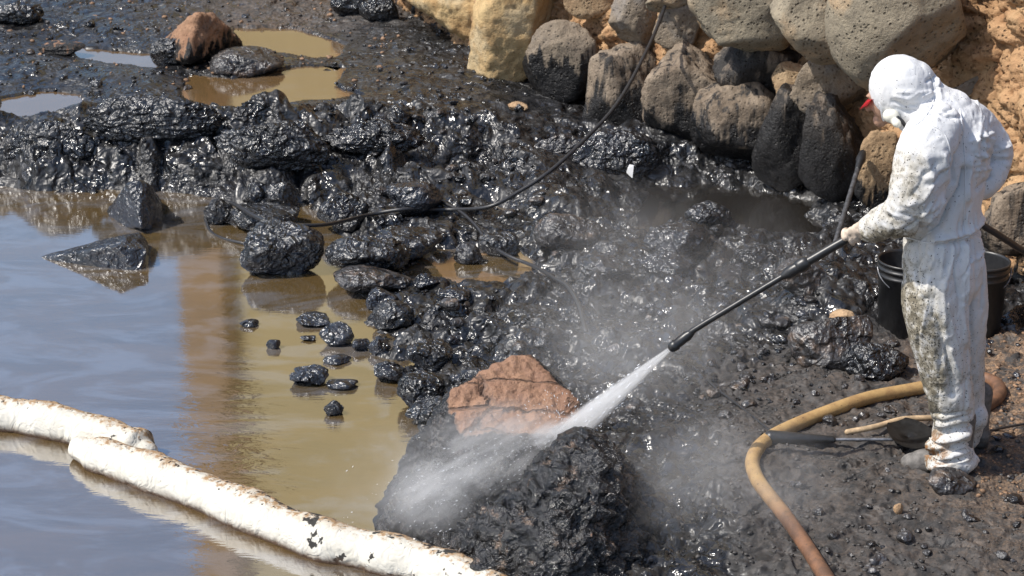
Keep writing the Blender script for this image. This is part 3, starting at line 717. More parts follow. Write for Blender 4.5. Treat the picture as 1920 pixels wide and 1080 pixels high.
# ---- strewn stones, each its own object
kinds = [rock_mesh('stone_%d' % k, 300 + k, 3, planes=10, soft=14, lump=.16, fine=.07, ridge=.06) for k in range(14)]
for k in kinds: k.name = 'stone'
def stone_mats():
    out = []
    for i, k in enumerate(kinds):
        for m in (TAR, DULL, SMO):
            c = k.copy(); c.materials.clear(); c.materials.append(m); out.append(c)
    return out
KM = stone_mats()
ZONES = [
 # x0,y0,x1,y1,n,size px lo,hi, label
 (830, 560, 1200, 800, 46, 16, 44, 'tar-coated stone strewn between the branching cable and the washed boulder', 'stones between cable and washed boulder'),
 (1180, 430, 1520, 640, 60, 16, 46, 'tar-coated stone in the glistening rubble behind the lance', 'stones behind the lance'),
 (640, 330, 1060, 520, 44, 14, 40, 'tar-coated stone lying around the two thin cables', 'stones around the cables'),
 (1240, 640, 1700, 800, 44, 14, 42, 'sooty stone in the misty rubble between lance and thick hose', 'stones between lance and hose'),
 (520, 190, 1060, 330, 40, 12, 30, 'tar-coated stone on the flat below the yellow sandstone', 'stones below the yellow sandstone'),
 (0, 20, 880, 180, 44, 10, 26, 'dark stone on the far shore among the puddles', 'stones among the far puddles'),
 (1480, 880, 1920, 1075, 44, 12, 40, 'sooty stone on the bare ground below the worker', 'stones below the worker'),
 (1840, 640, 1920, 900, 12, 12, 26, 'brownish stone on the gritty slope right of the worker', 'stones right of the worker')]
rs = random.Random(11); STREWN = []
for (x0, y0, x1, y1, n, s0, s1, lab, grp) in ZONES:
    for i in range(n):
        px, py = rs.uniform(x0, x1), rs.uniform(y0, y1)
        b = G(px, py)
        if b[2] < .012 and rs.random() < .7: continue
        s = s0 + (s1 - s0) * rs.random() ** 2.2; wd = s / ppm(b)
        o = bpy.data.objects.new('stone', rs.choice(KM)); link(o)
        if 'sooty' in lab: o.data = KM[rs.randrange(14) * 3 + 1]
        o.scale = (wd, wd * rs.uniform(.7, 1.0), wd * rs.uniform(.45, .8)); o.rotation_euler = (rs.uniform(-.3, .3), rs.uniform(-.3, .3), rs.uniform(0, 6.3))
        o.location = (b[0], b[1], gz(b[0], b[1]) + wd * .12)
        STREWN.append((o, px, py, s, o.scale[2] / o.scale[0], grp, 'sooty' if 'sooty' in lab else 'brownish' if 'brownish' in lab else 'black'))
LAND = [(230, 390, 'the smooth leaning rock'), (175, 490, 'the pointed rock'), (525, 480, 'the big round rock'), (480, 370, 'the squarish rock'), (640, 400, 'the rounded rock above the cable'), (776, 378, 'the shiny rock in the cable loop'),
 (690, 480, 'the long craggy rock'), (770, 465, 'the broken rock pile'), (700, 530, 'the flat dull rock'), (630, 630, 'the largest pool cobble'), (710, 654, 'the round bluish cobble'), (900, 450, 'the branching cable'), (1060, 560, 'the lower end of the branching cable'), (965, 200, 'the pale orange stone'),
 (960, 720, 'the washed boulder'), (790, 730, 'the clustered tar rock'), (380, 75, 'the orange-topped rock'), (455, 120, 'the long grey rock'), (115, 92, 'the low orange slab'), (40, 25, 'the top left corner rock'), (655, 10, 'the dark rocks at the top edge'), (880, 90, 'the leaning sandstone slab'), (960, 130, 'the yellow sandstone block'),
 (1272, 455, 'the shiny wrinkled mound'), (1250, 502, 'the second glistening mound'), (1415, 482, 'the glinting tar lump'), (1330, 405, 'the tilted ribbed rock'), (1500, 525, 'the dull dark boulder'), (1580, 600, 'the orange stone'), (1550, 650, 'the smooth sooty mound'), (1650, 680, 'the heap of glittering rubble'), (1365, 538, 'the flat blue-grey slab'),
 (1270, 640, 'the lance nozzle'), (1490, 505, 'the lance coupling'), (1150, 285, 'the wide tar mound'), (1150, 950, 'the craggy black rock'), (1520, 1050, 'the rusty hose end'), (1410, 890, 'the hose bend'), (1500, 835, 'the shovel grip'), (1700, 838, 'the shovel blade'), (1760, 880, 'the worker\'s boot'), (1685, 952, 'the small tan pebble'),
 (1600, 765, 'the straight run of thick hose'), (1860, 745, 'the hose loop'), (1840, 600, 'the right bucket'), (1900, 806, 'the thin black cord'), (1060, 435, 'the broad bluish hump'), (1140, 505, 'the jagged tar rock'), (500, 170, 'the tan puddle'), (560, 80, 'the far tan puddle'), (80, 200, 'the far left puddle'), (220, 105, 'the narrow brown puddle'), (1350, 740, 'the cord in the mist'), (700, 250, 'the low black shelf'), (900, 320, 'the shallow tan pool')]
ORD = ['nearest', 'second', 'third', 'fourth', 'fifth', 'sixth', 'seventh', 'eighth', 'ninth', 'tenth']
byl = {}
for (o, px, py, s, fl, grp, colr) in STREWN:
    d_, lx, ly, ln = min((math.hypot(px - a, (py - b) * 1.4), a, b, n_) for a, b, n_ in LAND)
    if abs(px - lx) > abs(py - ly): dn = 'left of' if px < lx else 'right of'
    else: dn = 'behind' if py < ly else 'in front of'
    sz = 'tiny' if s < 15 else 'small' if s < 21 else 'middling' if s < 30 else 'big'
    byl.setdefault('%s %s %s stone %s %s' % (sz, 'flat' if fl < .58 else 'chunky', colr, dn, ln), []).append((d_, o, grp))
for lab, L_ in byl.items():
    L_.sort(key=lambda q: q[0])
    for k, (d_, o, grp) in enumerate(L_): tag(o, lab if len(L_) == 1 else ORD[min(k, 9)] + ' ' + lab, 'stone', grp)
# grit and chips
def gravel(name, n, region, smin, smax, m, lab, seed):
    rg = np.random.RandomState(seed); parts = []; v0, f0 = ico(1)
    x0, y0, x1, y1 = region
    for i in range(n):
        px, py = rg.uniform(x0, x1), rg.uniform(y0, y1); p = P(px, py, .12); z = gz(p[0], p[1])
        if z < .0: continue
        s = smin + (smax - smin) * rg.rand() ** 3
        v = v0 * (1 + .35 * rg.uniform(-1, 1, (len(v0), 1))) * (s * np.array([1, rg.uniform(.6, 1), rg.uniform(.4, .8)]))
        a = rg.uniform(0, 6.28); c, s_ = math.cos(a), math.sin(a)
        v = np.stack([v[:, 0] * c - v[:, 1] * s_, v[:, 0] * s_ + v[:, 1] * c, v[:, 2]], 1) + [p[0], p[1], z + s * .2]
        parts.append((v, np.zeros((0, 4), int), f0))
    me = mesh_np(name, *merge(parts), smooth=False); o = obj(name, me, m); tag(o, lab, kind='stuff'); return o
MAT_GRIT_B = mat_simple('brown_grit', (.24, .145, .085), .8, 0, .6, 30)
MAT_GRIT_D = mat_simple('dark_grit', (.055, .050, .046), .55, 0, .6, 20)
gravel('gravel', 2600, (1150, 700, 1960, 1100), .003, .013, MAT_GRIT_D, 'dark grit on the trodden ground', 1)
gravel('gravel', 900, (1830, 600, 1990, 960), .003, .014, MAT_GRIT_B, 'brown chips on the slope at the right edge', 2)
gravel('gravel', 2200, (600, 330, 1560, 800), .004, .020, TAR, 'small tarry rubble over the shore', 3)
gravel('gravel', 2000, (-50, 0, 1000, 340), .005, .026, TAR, 'small tarry rubble on the far ridge', 4)
gravel('gravel', 350, (-50, 0, 760, 200), .006, .03, MAT_GRIT_B, 'rusty chips on the far shore', 5)

# ------------------------------------------------------------------ sunlit building beyond the wall (seen mirrored in the pool)
MAT_B1 = mat_simple('ochre_render', (.36, .295, .15), .85, 0, .08, 3, .1)
MAT_B2 = mat_simple('rust_render', (.22, .14, .085), .85, 0, .1, 3, .1)
def box_me(name, a, b):
    bm = bmesh.new(); bmesh.ops.create_cube(bm, size=1)
    for v in bm.verts: v.co = [(a[i] + b[i]) / 2 + v.co[i] * (b[i] - a[i]) for i in range(3)]
    return from_bm(bm, name, False)
bd = empty('harbour_building', (2, 21, 0)); MB_ROT = True; tag(bd, 'tall ochre building beyond the wall, mirrored tan in the pool', 'building')
inv = Matrix.Translation((-2, -21, 0))
rotm = Matrix.Translation((-3.88, 20.95, 0)) @ Matrix.Rotation(R(-43), 4, 'Z')
for nm, a, b, m in (('wall', (.80, .2, 0), (15, 8, 11), MAT_B1), ('pier', (0, 0, 0), (.798, 7, 11.2), MAT_B2), ('cornice', (.802, .08, 10.4), (15.1, .198, 10.8), MAT_B2)):
    me = box_me(nm, a, b); me.transform(rotm)
    obj(nm, me, m, bd).matrix_parent_inverse = inv

# ------------------------------------------------------------------ containment booms
def mat_boom():
    m = newmat('boom_fabric'); p = world_pos(m)
    top = at_(m, 'dirt'); n = noise(m, p, 30, 6, .7); n2 = noise(m, p, 9, 5, .6)
    col = mixc(m, ramp(m, n2, .3, .75), (.50, .475, .41), (.60, .575, .51)); col = mixc(m, ramp(m, mth(m, 'ADD', n2, mth(m, 'MULTIPLY', top, .35)), .55, .95, 0, .75), col, (.36, .27, .17))
    col = mixc(m, ramp(m, mth(m, 'ADD', n, mth(m, 'MULTIPLY', top, .30)), .62, .78), col, (.30, .19, .10))
    col = mixc(m, ramp(m, mth(m, 'ADD', noise(m, p, 44, 4, .6), mth(m, 'MULTIPLY', top, .17)), .69, .74), col, (.03, .024, .02))
    col = mixc(m, ramp(m, mth(m, 'ADD', noise(m, p, 12, 4, .6), mth(m, 'MULTIPLY', at_(m, 'blot'), .10)), .675, .71), col, (.03, .028, .025))
    z = N(m, 'ShaderNodeSeparateXYZ', {'Vector': p}).outputs[2]
    col = mixc(m, ramp(m, mth(m, 'ADD', z, mth(m, 'MULTIPLY', mth(m, 'SUBTRACT', n, .5), .05)), .005, .050, 1, 0), col, (.09, .05, .028))
    return finish(m, col, .8, bump(m, mth(m, 'ADD', mth(m, 'ABSOLUTE', mth(m, 'SUBTRACT', noise(m, p, 14, 2, .5, .8), .5)), mth(m, 'MULTIPLY', noise(m, p, 60, 3), .12)), 1.0, .022), .3)
MAT_BOOM = mat_boom()
def boom(pxs, r, seed, lab, r_end=(.6, 1)):
    pts = catmull([P(a, b, .045) for a, b in pxs], 16); n = len(pts)
    t = np.linspace(0, 1, n); rad = r * (1 + .07 * np.array([math.sin(k * .33 + seed) for k in range(n)]))
    rad *= 1 - .35 * (sstep(.12, 0, t) * r_end[0] + sstep(.93, 1, t) * r_end[1])
    me = tube_mesh('containment_boom', pts, rad, 28); v = co(me); nn = nor(me)
    dsp = .012 * fbm(v * 6, seed, 3) + .006 * fbm(v * 22, seed + 1, 3) + .006 * fbm(v * np.array([14, 14, 4]), seed + 2, 2, .5, True)
    setco(me, v + nn * dsp[:, None])
    # weathered side: the upper back edge is grimy
    ctr = pts[np.argmin(((v[:, None, :2] - pts[None, ::4, :2]) ** 2).sum(2), 1) * 4]
    side = (v - ctr) @ np.array([.25, .75, .6]) / r
    attr(me, 'dirt', np.clip(side, -.5, 1)); attr(me, 'blot', sstep(P(480, 930)[0], P(560, 960)[0], v[:, 0]))
    o = obj('containment_boom', me, MAT_BOOM); tag(o, lab, 'boom', 'white floating booms'); return o
boom([(-160, 735), (-40, 772), (60, 786), (150, 806), (230, 832), (272, 848)], .088, 2, 'white floating boom ending at the left of the overlap', (0, 1))
boom([(152, 842), (210, 862), (330, 905), (470, 962), (590, 1010), (700, 1036), (800, 1062), (890, 1098), (960, 1140), (1010, 1180)], .088, 5, 'long stained white boom running to the craggy rock', (1, 0))

# ------------------------------------------------------------------ cables, hoses, tools
MAT_CABLE = mat_simple('black_rubber', (.022, .022, .024), .4, 0, .3, 60, .2)
MAT_HOSE = None
def mat_hose():
    m = newmat('dusty_hose'); p = world_pos(m); n = noise(m, p, 14, 5, .65); n2 = noise(m, p, 70, 4, .6)
    f = at_(m, 'tone')
    a = mixc(m, ramp(m, n, .35, .7), (.40, .26, .11), (.28, .17, .075)); b = mixc(m, ramp(m, n, .35, .65), (.20, .10, .055), (.10, .055, .035))
    col = mixc(m, f, a, b); col = mixc(m, ramp(m, n2, .60, .72, 0, .8), col, (.05, .035, .025))
    return finish(m, col, .6, bump(m, n2, .4, .004), .4)
MAT_HOSE = mat_hose()
def air(px, py, y): return PY(px, py, y)
c1 = catmull([air(1262, -60, 13.2), air(1247, 10, 12.7), air(1215, 90, 12.15), air(1160, 190, 11.6), air(1100, 258, 11.3), air(1035, 318, 11.05), air(975, 358, 10.95), air(915, 388, 10.9), G(838, 405) + [0, 0, .04], G(760, 416) + [0, 0, .08], G(690, 421) + [0, 0, .06], air(600, 422, 10.45), air(500, 414, 10.5), G(430, 408) + [0, 0, .10], G(388, 404) + [0, 0, .05]], 10)
tag(obj('cable', tube_mesh('cable', c1, .0125, 8), MAT_CABLE), 'long black cable hanging from the wall down across the tar rocks', 'cable')
c2 = [G(826, 392) + [0, 0, .05]] + [G(a, b) + [0, 0, .055] for a, b in [(862, 412), (893, 440), (915, 470), (950, 495), (1000, 516), (1040, 540), (1065, 556), (1085, 590), (1098, 640)]]
tag(obj('cable', tube_mesh('cable', catmull(c2, 8), .011, 8), MAT_CABLE), 'thin cable branching off towards the washed boulder', 'cable')
c2b = [G(384, 404) + [0, 0, .03], G(392, 430) + [0, 0, .0], G(415, 446), G(452, 458) + [0, 0, .01], G(470, 460)]
tag(obj('cable', tube_mesh('cable', catmull(c2b, 8), .009, 8), MAT_CABLE), 'short loop of cable dipping into the pool left of the round rock', 'cable')
def hose(name, pxs, r, lab, tone, lift=.7, mt=None, seg=14):
    base = catmull([np.array([a, b, 0.0]) for a, b in pxs], 10); pts = []
    for a, b, _ in base:
        g = G(a, b); pts.append(g)
    pts = np.array(pts); z = pts[:, 2].copy()
    for _ in range(4): z[1:-1] = np.maximum(z[1:-1], .5 * (z[:-2] + z[2:]))
    for _ in range(30): pts[1:-1] = .5 * pts[1:-1] + .25 * (pts[:-2] + pts[2:]); z[1:-1] = .5 * z[1:-1] + .25 * (z[:-2] + z[2:])
    pts[:, 2] = z + r * lift
    me = tube_mesh(name, pts, r, seg); v = co(me)
    if mt is None:
        px_ = pix(v)[0]; attr(me, 'tone', tone(v))
    o = obj(name, me, mt or MAT_HOSE); tag(o, lab, 'hose'); return o
hose('thick_hose', [(1580, 1150), (1535, 1072), (1478, 985), (1428, 925), (1408, 885), (1418, 852), (1448, 828), (1490, 806), (1560, 778), (1640, 752), (1720, 738), (1790, 722), (1835, 716), (1868, 726), (1876, 748), (1852, 768), (1818, 780), (1770, 786)],
     .031, 'thick ochre hose curving behind the worker\'s legs, rust-brown near the bottom edge', lambda v: np.clip(sstep(.0, 1, (pix(v)[1] - 880) / 110) + sstep(1790, 1850, pix(v)[0]), 0, 1))
hose('cord', [(1830, 815), (1880, 806), (1990, 786)], .006, 'thin black cord running off right from the worker\'s boot', None, 1, MAT_CABLE, 8)
hose('cord', [(1300, 690), (1345, 735), (1400, 775), (1450, 815)], .006, 'thin black cord half lost in the mist above the hose bend', None, 1, MAT_CABLE, 8)
MAT_STEEL = mat_simple('dull_steel', (.22, .22, .23), .38, .7, .4, 40)
MAT_BLACKP = mat_simple('black_plastic', (.018, .018, .019), .38, 0, .3, 50, .15)
MAT_WOOD = mat_simple('pale_wood', (.42, .30, .18), .75, 0, .35, 25)
# shovel with a dark round blade lying beside the boot
sh = empty('shovel', G(1600, 835)); tag(sh, 'sooty shovel lying flat between the hose bend and the worker\'s boot', 'shovel')
inv = Matrix.Translation(-sh.location)
a = G(1445, 832) + [0, 0, .03]; b = G(1560, 838) + [0, 0, .035]; c = G(1672, 838) + [0, 0, .035]
o = obj('grip', tube_mesh('grip', np.linspace(a, b, 6), np.linspace(.032, .016, 6), 12), MAT_BLACKP, sh); o.matrix_parent_inverse = inv
o = obj('shaft', tube_mesh('shaft', np.linspace(b, c, 6), .008, 10), MAT_STEEL, sh); o.matrix_parent_inverse = inv
bc = G(1702, 828) + [0, 0, .02]; th = np.linspace(0, 2 * math.pi, 28, endpoint=False)
bm = bmesh.new(); rings = []
for k, rr in enumerate((0.02, .5, .8, 1.0)):
    rings.append([bm.verts.new((bc[0] + .098 * rr * math.cos(t) * (1 + .1 * math.cos(t)), bc[1] + .165 * rr * math.sin(t), bc[2] + .022 * rr * rr)) for t in th])
for k in range(3):
    for j in range(28): bm.faces.new([rings[k][j], rings[k][(j + 1) % 28], rings[k + 1][(j + 1) % 28], rings[k + 1][j]])
bm.faces.new(rings[0]); bmesh.ops.solidify(bm, geom=bm.faces[:], thickness=.004)
o = obj('blade', from_bm(bm, 'blade'), mat_simple('sooty_metal', (.035, .034, .034), .5, .3, .4, 30), sh); o.matrix_parent_inverse = inv
stick = catmull([G(1588, 826) + [0, 0, .04], G(1640, 818) + [0, 0, .045], G(1690, 806) + [0, 0, .05], G(1745, 803) + [0, 0, .05]], 6)
tag(obj('wooden_stick', tube_mesh('wooden_stick', stick, .013, 9), MAT_WOOD), 'pale crooked wooden stick lying over the shovel shaft', 'stick')
# pole leaning against the wall
pl0 = G(1549, 504) + [0, 0, -.03]; pl1 = PY(1612, 305, wallhit(1612, 305)[0][1] - .62); po = empty('leaning_pole', pl0)
tag(po, 'steel pole with a black head leaning against the streaked boulder', 'pole'); inv = Matrix.Translation(-Vector(pl0))
o = obj('tube', tube_mesh('tube', np.linspace(pl0, pl1, 8), .0155, 10), mat_simple('stained_steel', (.10, .10, .105), .45, .5, .5, 30), po); o.matrix_parent_inverse = inv
dr = (pl1 - pl0) / np.linalg.norm(pl1 - pl0)
o = obj('head', tube_mesh('head', np.array([pl1 - dr * .06, pl1, pl1 + dr * .03, pl1 + dr * .09]), [.018, .022, .03, .022], 12), MAT_BLACKP, po); o.matrix_parent_inverse = inv
# white scrap
sx = G(1180, 332) + [0, 0, .03]
bm = bmesh.new(); vv = [bm.verts.new((sx[0] + a, sx[1] + b, sx[2] + c)) for a, b, c in ((-.02, 0, 0), (.015, .02, .01), (.028, .0, .05), (.0, .005, .055), (-.015, -.01, .03), (.018, -.03, -.03))]
bmesh.ops.convex_hull(bm, input=vv)
tag(obj('paper_scrap', from_bm(bm, 'paper_scrap', False), mat_simple('white_paper', (.75, .75, .74), .8, 0, .05)), 'crumpled white scrap on the tar below the broad boulder', 'scrap')

# ---- buckets
def lathe(prof, c, seg=48):
    th = np.linspace(0, 2 * math.pi, seg, endpoint=False); V = []
    for r, z in prof: V.append(np.stack([c[0] + r * np.cos(th), c[1] + r * np.sin(th), np.full(seg, c[2] + z)], 1))
    V = np.vstack(V); n = len(prof); i = np.arange(n - 1)[:, None] * seg; j = np.arange(seg)[None, :]; j2 = (j + 1) % seg
    q = np.stack([(i + j).ravel(), (i + j2).ravel(), (i + seg + j2).ravel(), (i + seg + j).ravel()], 1)
    return V, q
def bucket(px, pyb, lab):
    c = G(px, pyb); r = .153; c = np.array([c[0], c[1] + r * .9, c[2] - .015]); e = empty('bucket', c); tag(e, lab, 'bucket', 'black buckets behind the worker')
    prof = [(.001, .0), (.128, 0), (.132, .006), (.148, .30), (.153, .302), (.153, .312), (.149, .314), (.150, .335), (.156, .337), (.156, .347), (.151, .349), (.152, .368), (.158, .370), (.158, .382), (.150, .382), (.148, .37), (.126, .01), (.001, .01)]
    V, q = lathe(prof, (0, 0, 0)); obj('shell', mesh_np('shell', V, q), MAT_BLACKP, e)
    V, q = lathe([(.001, .14), (.137, .14)], (0, 0, 0)); obj('sludge', mesh_np('sludge', V, q), TAR, e)
    th = np.linspace(0, math.pi, 20); pts = np.stack([.160 * np.cos(th), -.10 * np.sin(th) - .02 , .345 - .11 * np.sin(th)], 1)
    obj('handle', tube_mesh('handle', pts, .0035, 6), MAT_STEEL, e)
bucket(1706, 634, 'black bucket left of the worker\'s leg'); bucket(1836, 634, 'black bucket right of the worker\'s leg')

# ------------------------------------------------------------------ the worker
Y0 = 7.30
def W(px, py, w=0.0): return PY(px, py, Y0 + w)
F = np.array([-.86, .51, 0]); SH = np.array([-.51, -.86, 0])       # facing, towards his left
def cap(a, b, ra, rb, n=6, seg=20): return tube_data(np.linspace(a, b, n), np.linspace(ra, rb, n), seg, True)
def chain(pts, rad, seg=20, n=5):
    q = catmull(np.c_[np.array(pts), np.array(rad)], n); return tube_data(q[:, :3], q[:, 3], seg, True)
def torso():
    rings = [(186, 1788, .045, .045, .0), (196, 1786, .10, .085, .0), (212, 1782, .155, .112, .0), (240, 1778, .200, .130, 0), (285, 1776, .212, .140, 0), (335, 1774, .200, .142, 0), (385, 1770, .185, .138, 0),
             (425, 1767, .180, .136, 0), (455, 1767, .188, .142, 0), (490, 1768, .196, .150, 0), (530, 1768, .190, .146, 0), (560, 1768, .15, .12, 0)]
    seg = 40; th = np.linspace(0, 2 * math.pi, seg, endpoint=False); V = []
    for py, cx, a_, b_, w_ in rings:
        c = W(cx, py, w_ + .02)
        V.append(c + (np.cos(th) * a_)[:, None] * SH + (np.sin(th) * b_)[:, None] * F)
    V = np.vstack(V); n = len(rings); i = np.arange(n - 1)[:, None] * seg; j = np.arange(seg)[None, :]; j2 = (j + 1) % seg
    q = np.stack([(i + j).ravel(), (i + seg + j).ravel(), (i + seg + j2).ravel(), (i + j2).ravel()], 1)
    c0 = len(V); V = np.vstack([V, V[:seg].mean(0), V[-seg:].mean(0)])
    t = np.vstack([np.stack([np.full(seg, c0), np.arange(seg), (np.arange(seg) + 1) % seg], 1), np.stack([np.full(seg, c0 + 1), (n - 1) * seg + (np.arange(seg) + 1) % seg, (n - 1) * seg + np.arange(seg)], 1)])
    return V, q, t
LH = W(1606, 438, -.05); NOZ = W(1262, 650, -.02)
Lax = (LH - NOZ) / np.linalg.norm(LH - NOZ); RH = LH + Lax * .46
headc = W(1689, 166, .03)
hup = np.array([-.30, .12, 1.0]); hup /= np.linalg.norm(hup); hf = np.array([-.80, .35, -.50]); hf -= hup * (hf @ hup); hf /= np.linalg.norm(hf); hs = np.cross(hup, hf)
parts = [torso(),
  ell_data(headc, (.122, .108, .134), [hf, hs, hup], 4),
  chain([headc + [.03, 0, -.03], W(1722, 200, .02), W(1755, 222, .02), W(1785, 260, .02)], [.105, .108, .130, .15]),
  chain([headc + [.045, 0, .03], W(1745, 185, .02), W(1775, 212, .02)], [.085, .075, .10]),
  # left sleeve
  chain([W(1756, 238, -.13), W(1738, 275, -.185), W(1724, 325, -.20), W(1712, 375, -.20), W(1690, 405, -.17), W(1658, 418, -.11), W(1634, 428, -.075)], [.098, .104, .098, .092, .080, .064, .052]),
  # right sleeve
  chain([W(1812, 228, .10), W(1842, 248, .15), W(1866, 285, .15), W(1858, 322, .11), W(1836, 348, .08), W(1800, 352, .12), RH + [.03, .0, .01]], [.085, .074, .068, .062, .058, .052, .046]),
  # legs
  chain([W(1752, 505, -.05), W(1750, 560, -.055), W(1760, 630, -.06), W(1772, 690, -.06), W(1782, 745, -.055), W(1787, 790, -.05), W(1784, 832, -.045), W(1790, 858, -.045)], [.112, .122, .112, .100, .090, .078, .070, .076]),
  chain([W(1795, 505, .08), W(1800, 570, .10), W(1800, 640, .12), W(1803, 700, .14), W(1808, 750, .15), W(1810, 790, .16), W(1806, 815, .17)], [.110, .108, .098, .088, .078, .072, .066]),
  # bunched cuff over the boot
  ell_data(W(1785, 862, -.045), (.105, .085, .045), None, 3), ell_data(W(1776, 838, -.05), (.082, .078, .038), None, 3),
  ell_data(W(1828, 780, .12), (.05, .06, .06), None, 3)]
me = remesh(mesh_np('coverall', *merge(parts)), .0062, 7, .5)
v = co(me); n = nor(me)
ppx = 1760 + (v[:, 0] - W(1760, 500)[0]) * ppm(W(1760, 500)); _, ppy = pix(v)      # columns and rows of the side elevation
X2 = np.stack([v[:, 0], v[:, 1], v[:, 2]], 1)
wpn = fbm(X2 * 5, 90, 3)[:, None] * .12
def crum(q, sd): n_ = np.abs(perlin(q, sd)); return 1 - 2.2 * np.minimum(n_, .45)
fold = .65 * crum((X2 + wpn) * np.array([11, 11, 3.0]), 91) + .35 * crum((X2 + wpn * 1.5) * np.array([22, 22, 7.0]), 94)
fold2 = .65 * crum((X2 + wpn) * np.array([8, 8, 14.0]), 92) + .35 * crum((X2 + wpn) * np.array([17, 17, 24.0]), 96)
legm = sstep(470, 540, ppy); armm = sstep(1770, 1720, ppx) * sstep(230, 260, ppy) * sstep(480, 440, ppy)
hoodm = sstep(235, 215, ppy) * sstep(1775, 1740, ppx)
dsp = .0075 * fold * (1 - hoodm * .7) * (1 - .5 * armm) + .007 * fold2 * (armm + .35 + .7 * sstep(780, 820, ppy)) * (1 - hoodm * .5) + .002 * fbm(X2 * 24, 93, 3)
def crease(pl, wd, amp, front=True):
    global dsp
    pl = np.array(pl, float); dd = np.full(len(v), 1e9)
    for a_, b_ in zip(pl[:-1], pl[1:]):
        e = b_ - a_; t = np.clip(((ppx - a_[0]) * e[0] + (ppy - a_[1]) * e[1]) / (e @ e), 0, 1)
        dd = np.minimum(dd, np.hypot(ppx - a_[0] - t * e[0], ppy - a_[1] - t * e[1]))
    m_ = (n[:, 1] < .1) if front else 1.0
    dsp = dsp + 1.35 * amp * np.exp(-(dd / wd) ** 1.25) * m_
crease([(1776, 318), (1772, 350), (1755, 385), (1740, 425), (1700, 450)], 5, -.03)
crease([(1784, 300), (1783, 345), (1785, 372)], 7, .016)
crease([(1795, 260), (1802, 330)], 4, .010); crease([(1812, 250), (1818, 330)], 4, .010); crease([(1830, 250), (1832, 340)], 4, .010)
crease([(1806, 355), (1845, 330)], 3.5, -.012)
crease([(1735, 448), (1780, 440), (1815, 425), (1840, 400)], 6, .016); crease([(1740, 458), (1790, 452), (1835, 425)], 4, -.013)
crease([(1790, 460), (1800, 540), (1806, 640)], 6, .012); crease([(1770, 465), (1755, 540)], 5, .010); crease([(1815, 450), (1826, 540), (1828, 640)], 5, -.012)
crease([(1725, 560), (1755, 620), (1780, 700), (1788, 740)], 5, -.014); crease([(1712, 575), (1740, 640), (1765, 715)], 7, .010)
crease([(1745, 800), (1785, 806), (1835, 792)], 5, -.016); crease([(1740, 842), (1775, 850), (1820, 830)], 5, -.014); crease([(1742, 826), (1790, 828), (1826, 812)], 6, .012)
crease([(1740, 868), (1785, 876), (1830, 862)], 4, .010)
crease([(1648, 190), (1668, 200), (1690, 196)], 4, -.009); crease([(1650, 180), (1672, 186), (1684, 178)], 3.5, .008); crease([(1672, 208), (1702, 205), (1716, 190)], 4, -.010); crease([(1722, 150), (1722, 190), (1706, 214)], 4, -.009); crease([(1730, 150), (1732, 185)], 4, .007)
crease([(1690, 290), (1705, 340), (1690, 385)], 5, .010); crease([(1720, 290), (1735, 350), (1715, 400)], 5, .011); crease([(1745, 290), (1755, 340)], 4, -.010); crease([(1665, 400), (1690, 415), (1705, 440)], 5, -.012); crease([(1640, 405), (1650, 430), (1650, 452)], 4, -.010)
crease([(1865, 235), (1885, 262)], 4, -.008); crease([(1850, 285), (1885, 275)], 4, .008); crease([(1850, 300), (1888, 300)], 4, -.009)
rp = np.random.RandomState(4)
for x in np.arange(1702, 1846, 7.5):                      # gathers under and over the waist elastic
    x += rp.uniform(-3, 3); L_ = rp.uniform(35, 130); crease([(x, 449), (x + rp.uniform(-6, 6) + (x - 1770) * .05, 449 + L_ * .6), (x + rp.uniform(-14, 14), 449 + L_)], rp.uniform(1.8, 3.2), rp.choice([-1, 1]) * rp.uniform(.004, .009))
    if x > 1765: crease([(x, 442), (x + rp.uniform(-5, 5), 442 - rp.uniform(20, 60))], 2.2, rp.choice([-1, 1]) * rp.uniform(.003, .006))
for k in range(11):                                       # tension folds fanning over the back from the armpit
    a_ = R(rp.uniform(-80, 35)); L_ = rp.uniform(40, 105); x0_, y0_ = 1786 + rp.uniform(-6, 22), 300 + rp.uniform(-50, 30)
    crease([(x0_, y0_), (x0_ + L_ * .5 * math.cos(a_) + 3, y0_ + L_ * .5 * math.sin(a_)), (x0_ + L_ * math.cos(a_), y0_ + L_ * math.sin(a_))], rp.uniform(1.8, 3.2), rp.choice([-1, 1]) * rp.uniform(.003, .008))
for k in range(16):                                       # diagonal folds of the sleeve
    t_ = rp.rand(); x0_, y0_ = 1690 + rp.uniform(-12, 60), 262 + t_ * 150; a_ = R(rp.uniform(95, 150)); L_ = rp.uniform(25, 75)
    crease([(x0_, y0_), (x0_ + L_ * math.cos(a_) * .5 + 3, y0_ + L_ * math.sin(a_) * .5), (x0_ + L_ * math.cos(a_), y0_ + L_ * math.sin(a_))], rp.uniform(1.8, 3.2), rp.choice([-1, 1]) * rp.uniform(.003, .008))
for k in range(18):                                       # long slack folds of the trouser leg
    x0_, y0_ = rp.uniform(1712, 1835), rp.uniform(520, 700); L_ = rp.uniform(40, 140); dx_2 = rp.uniform(-6, 30)
    crease([(x0_, y0_), (x0_ + dx_2 * .4, y0_ + L_ * .5), (x0_ + dx_2, y0_ + L_)], rp.uniform(2, 3.4), rp.choice([-1, 1]) * rp.uniform(.003, .007))
for k in range(9):                                        # stacked folds above the boot
    y_ = 770 + k * 11 + rp.uniform(-3, 3); crease([(1738 + rp.uniform(-4, 8), y_ + rp.uniform(-5, 5)), (1782, y_ + rp.uniform(2, 10)), (1834, y_ + rp.uniform(-10, 4))], 2.4, rp.choice([-1, 1]) * rp.uniform(.005, .010))
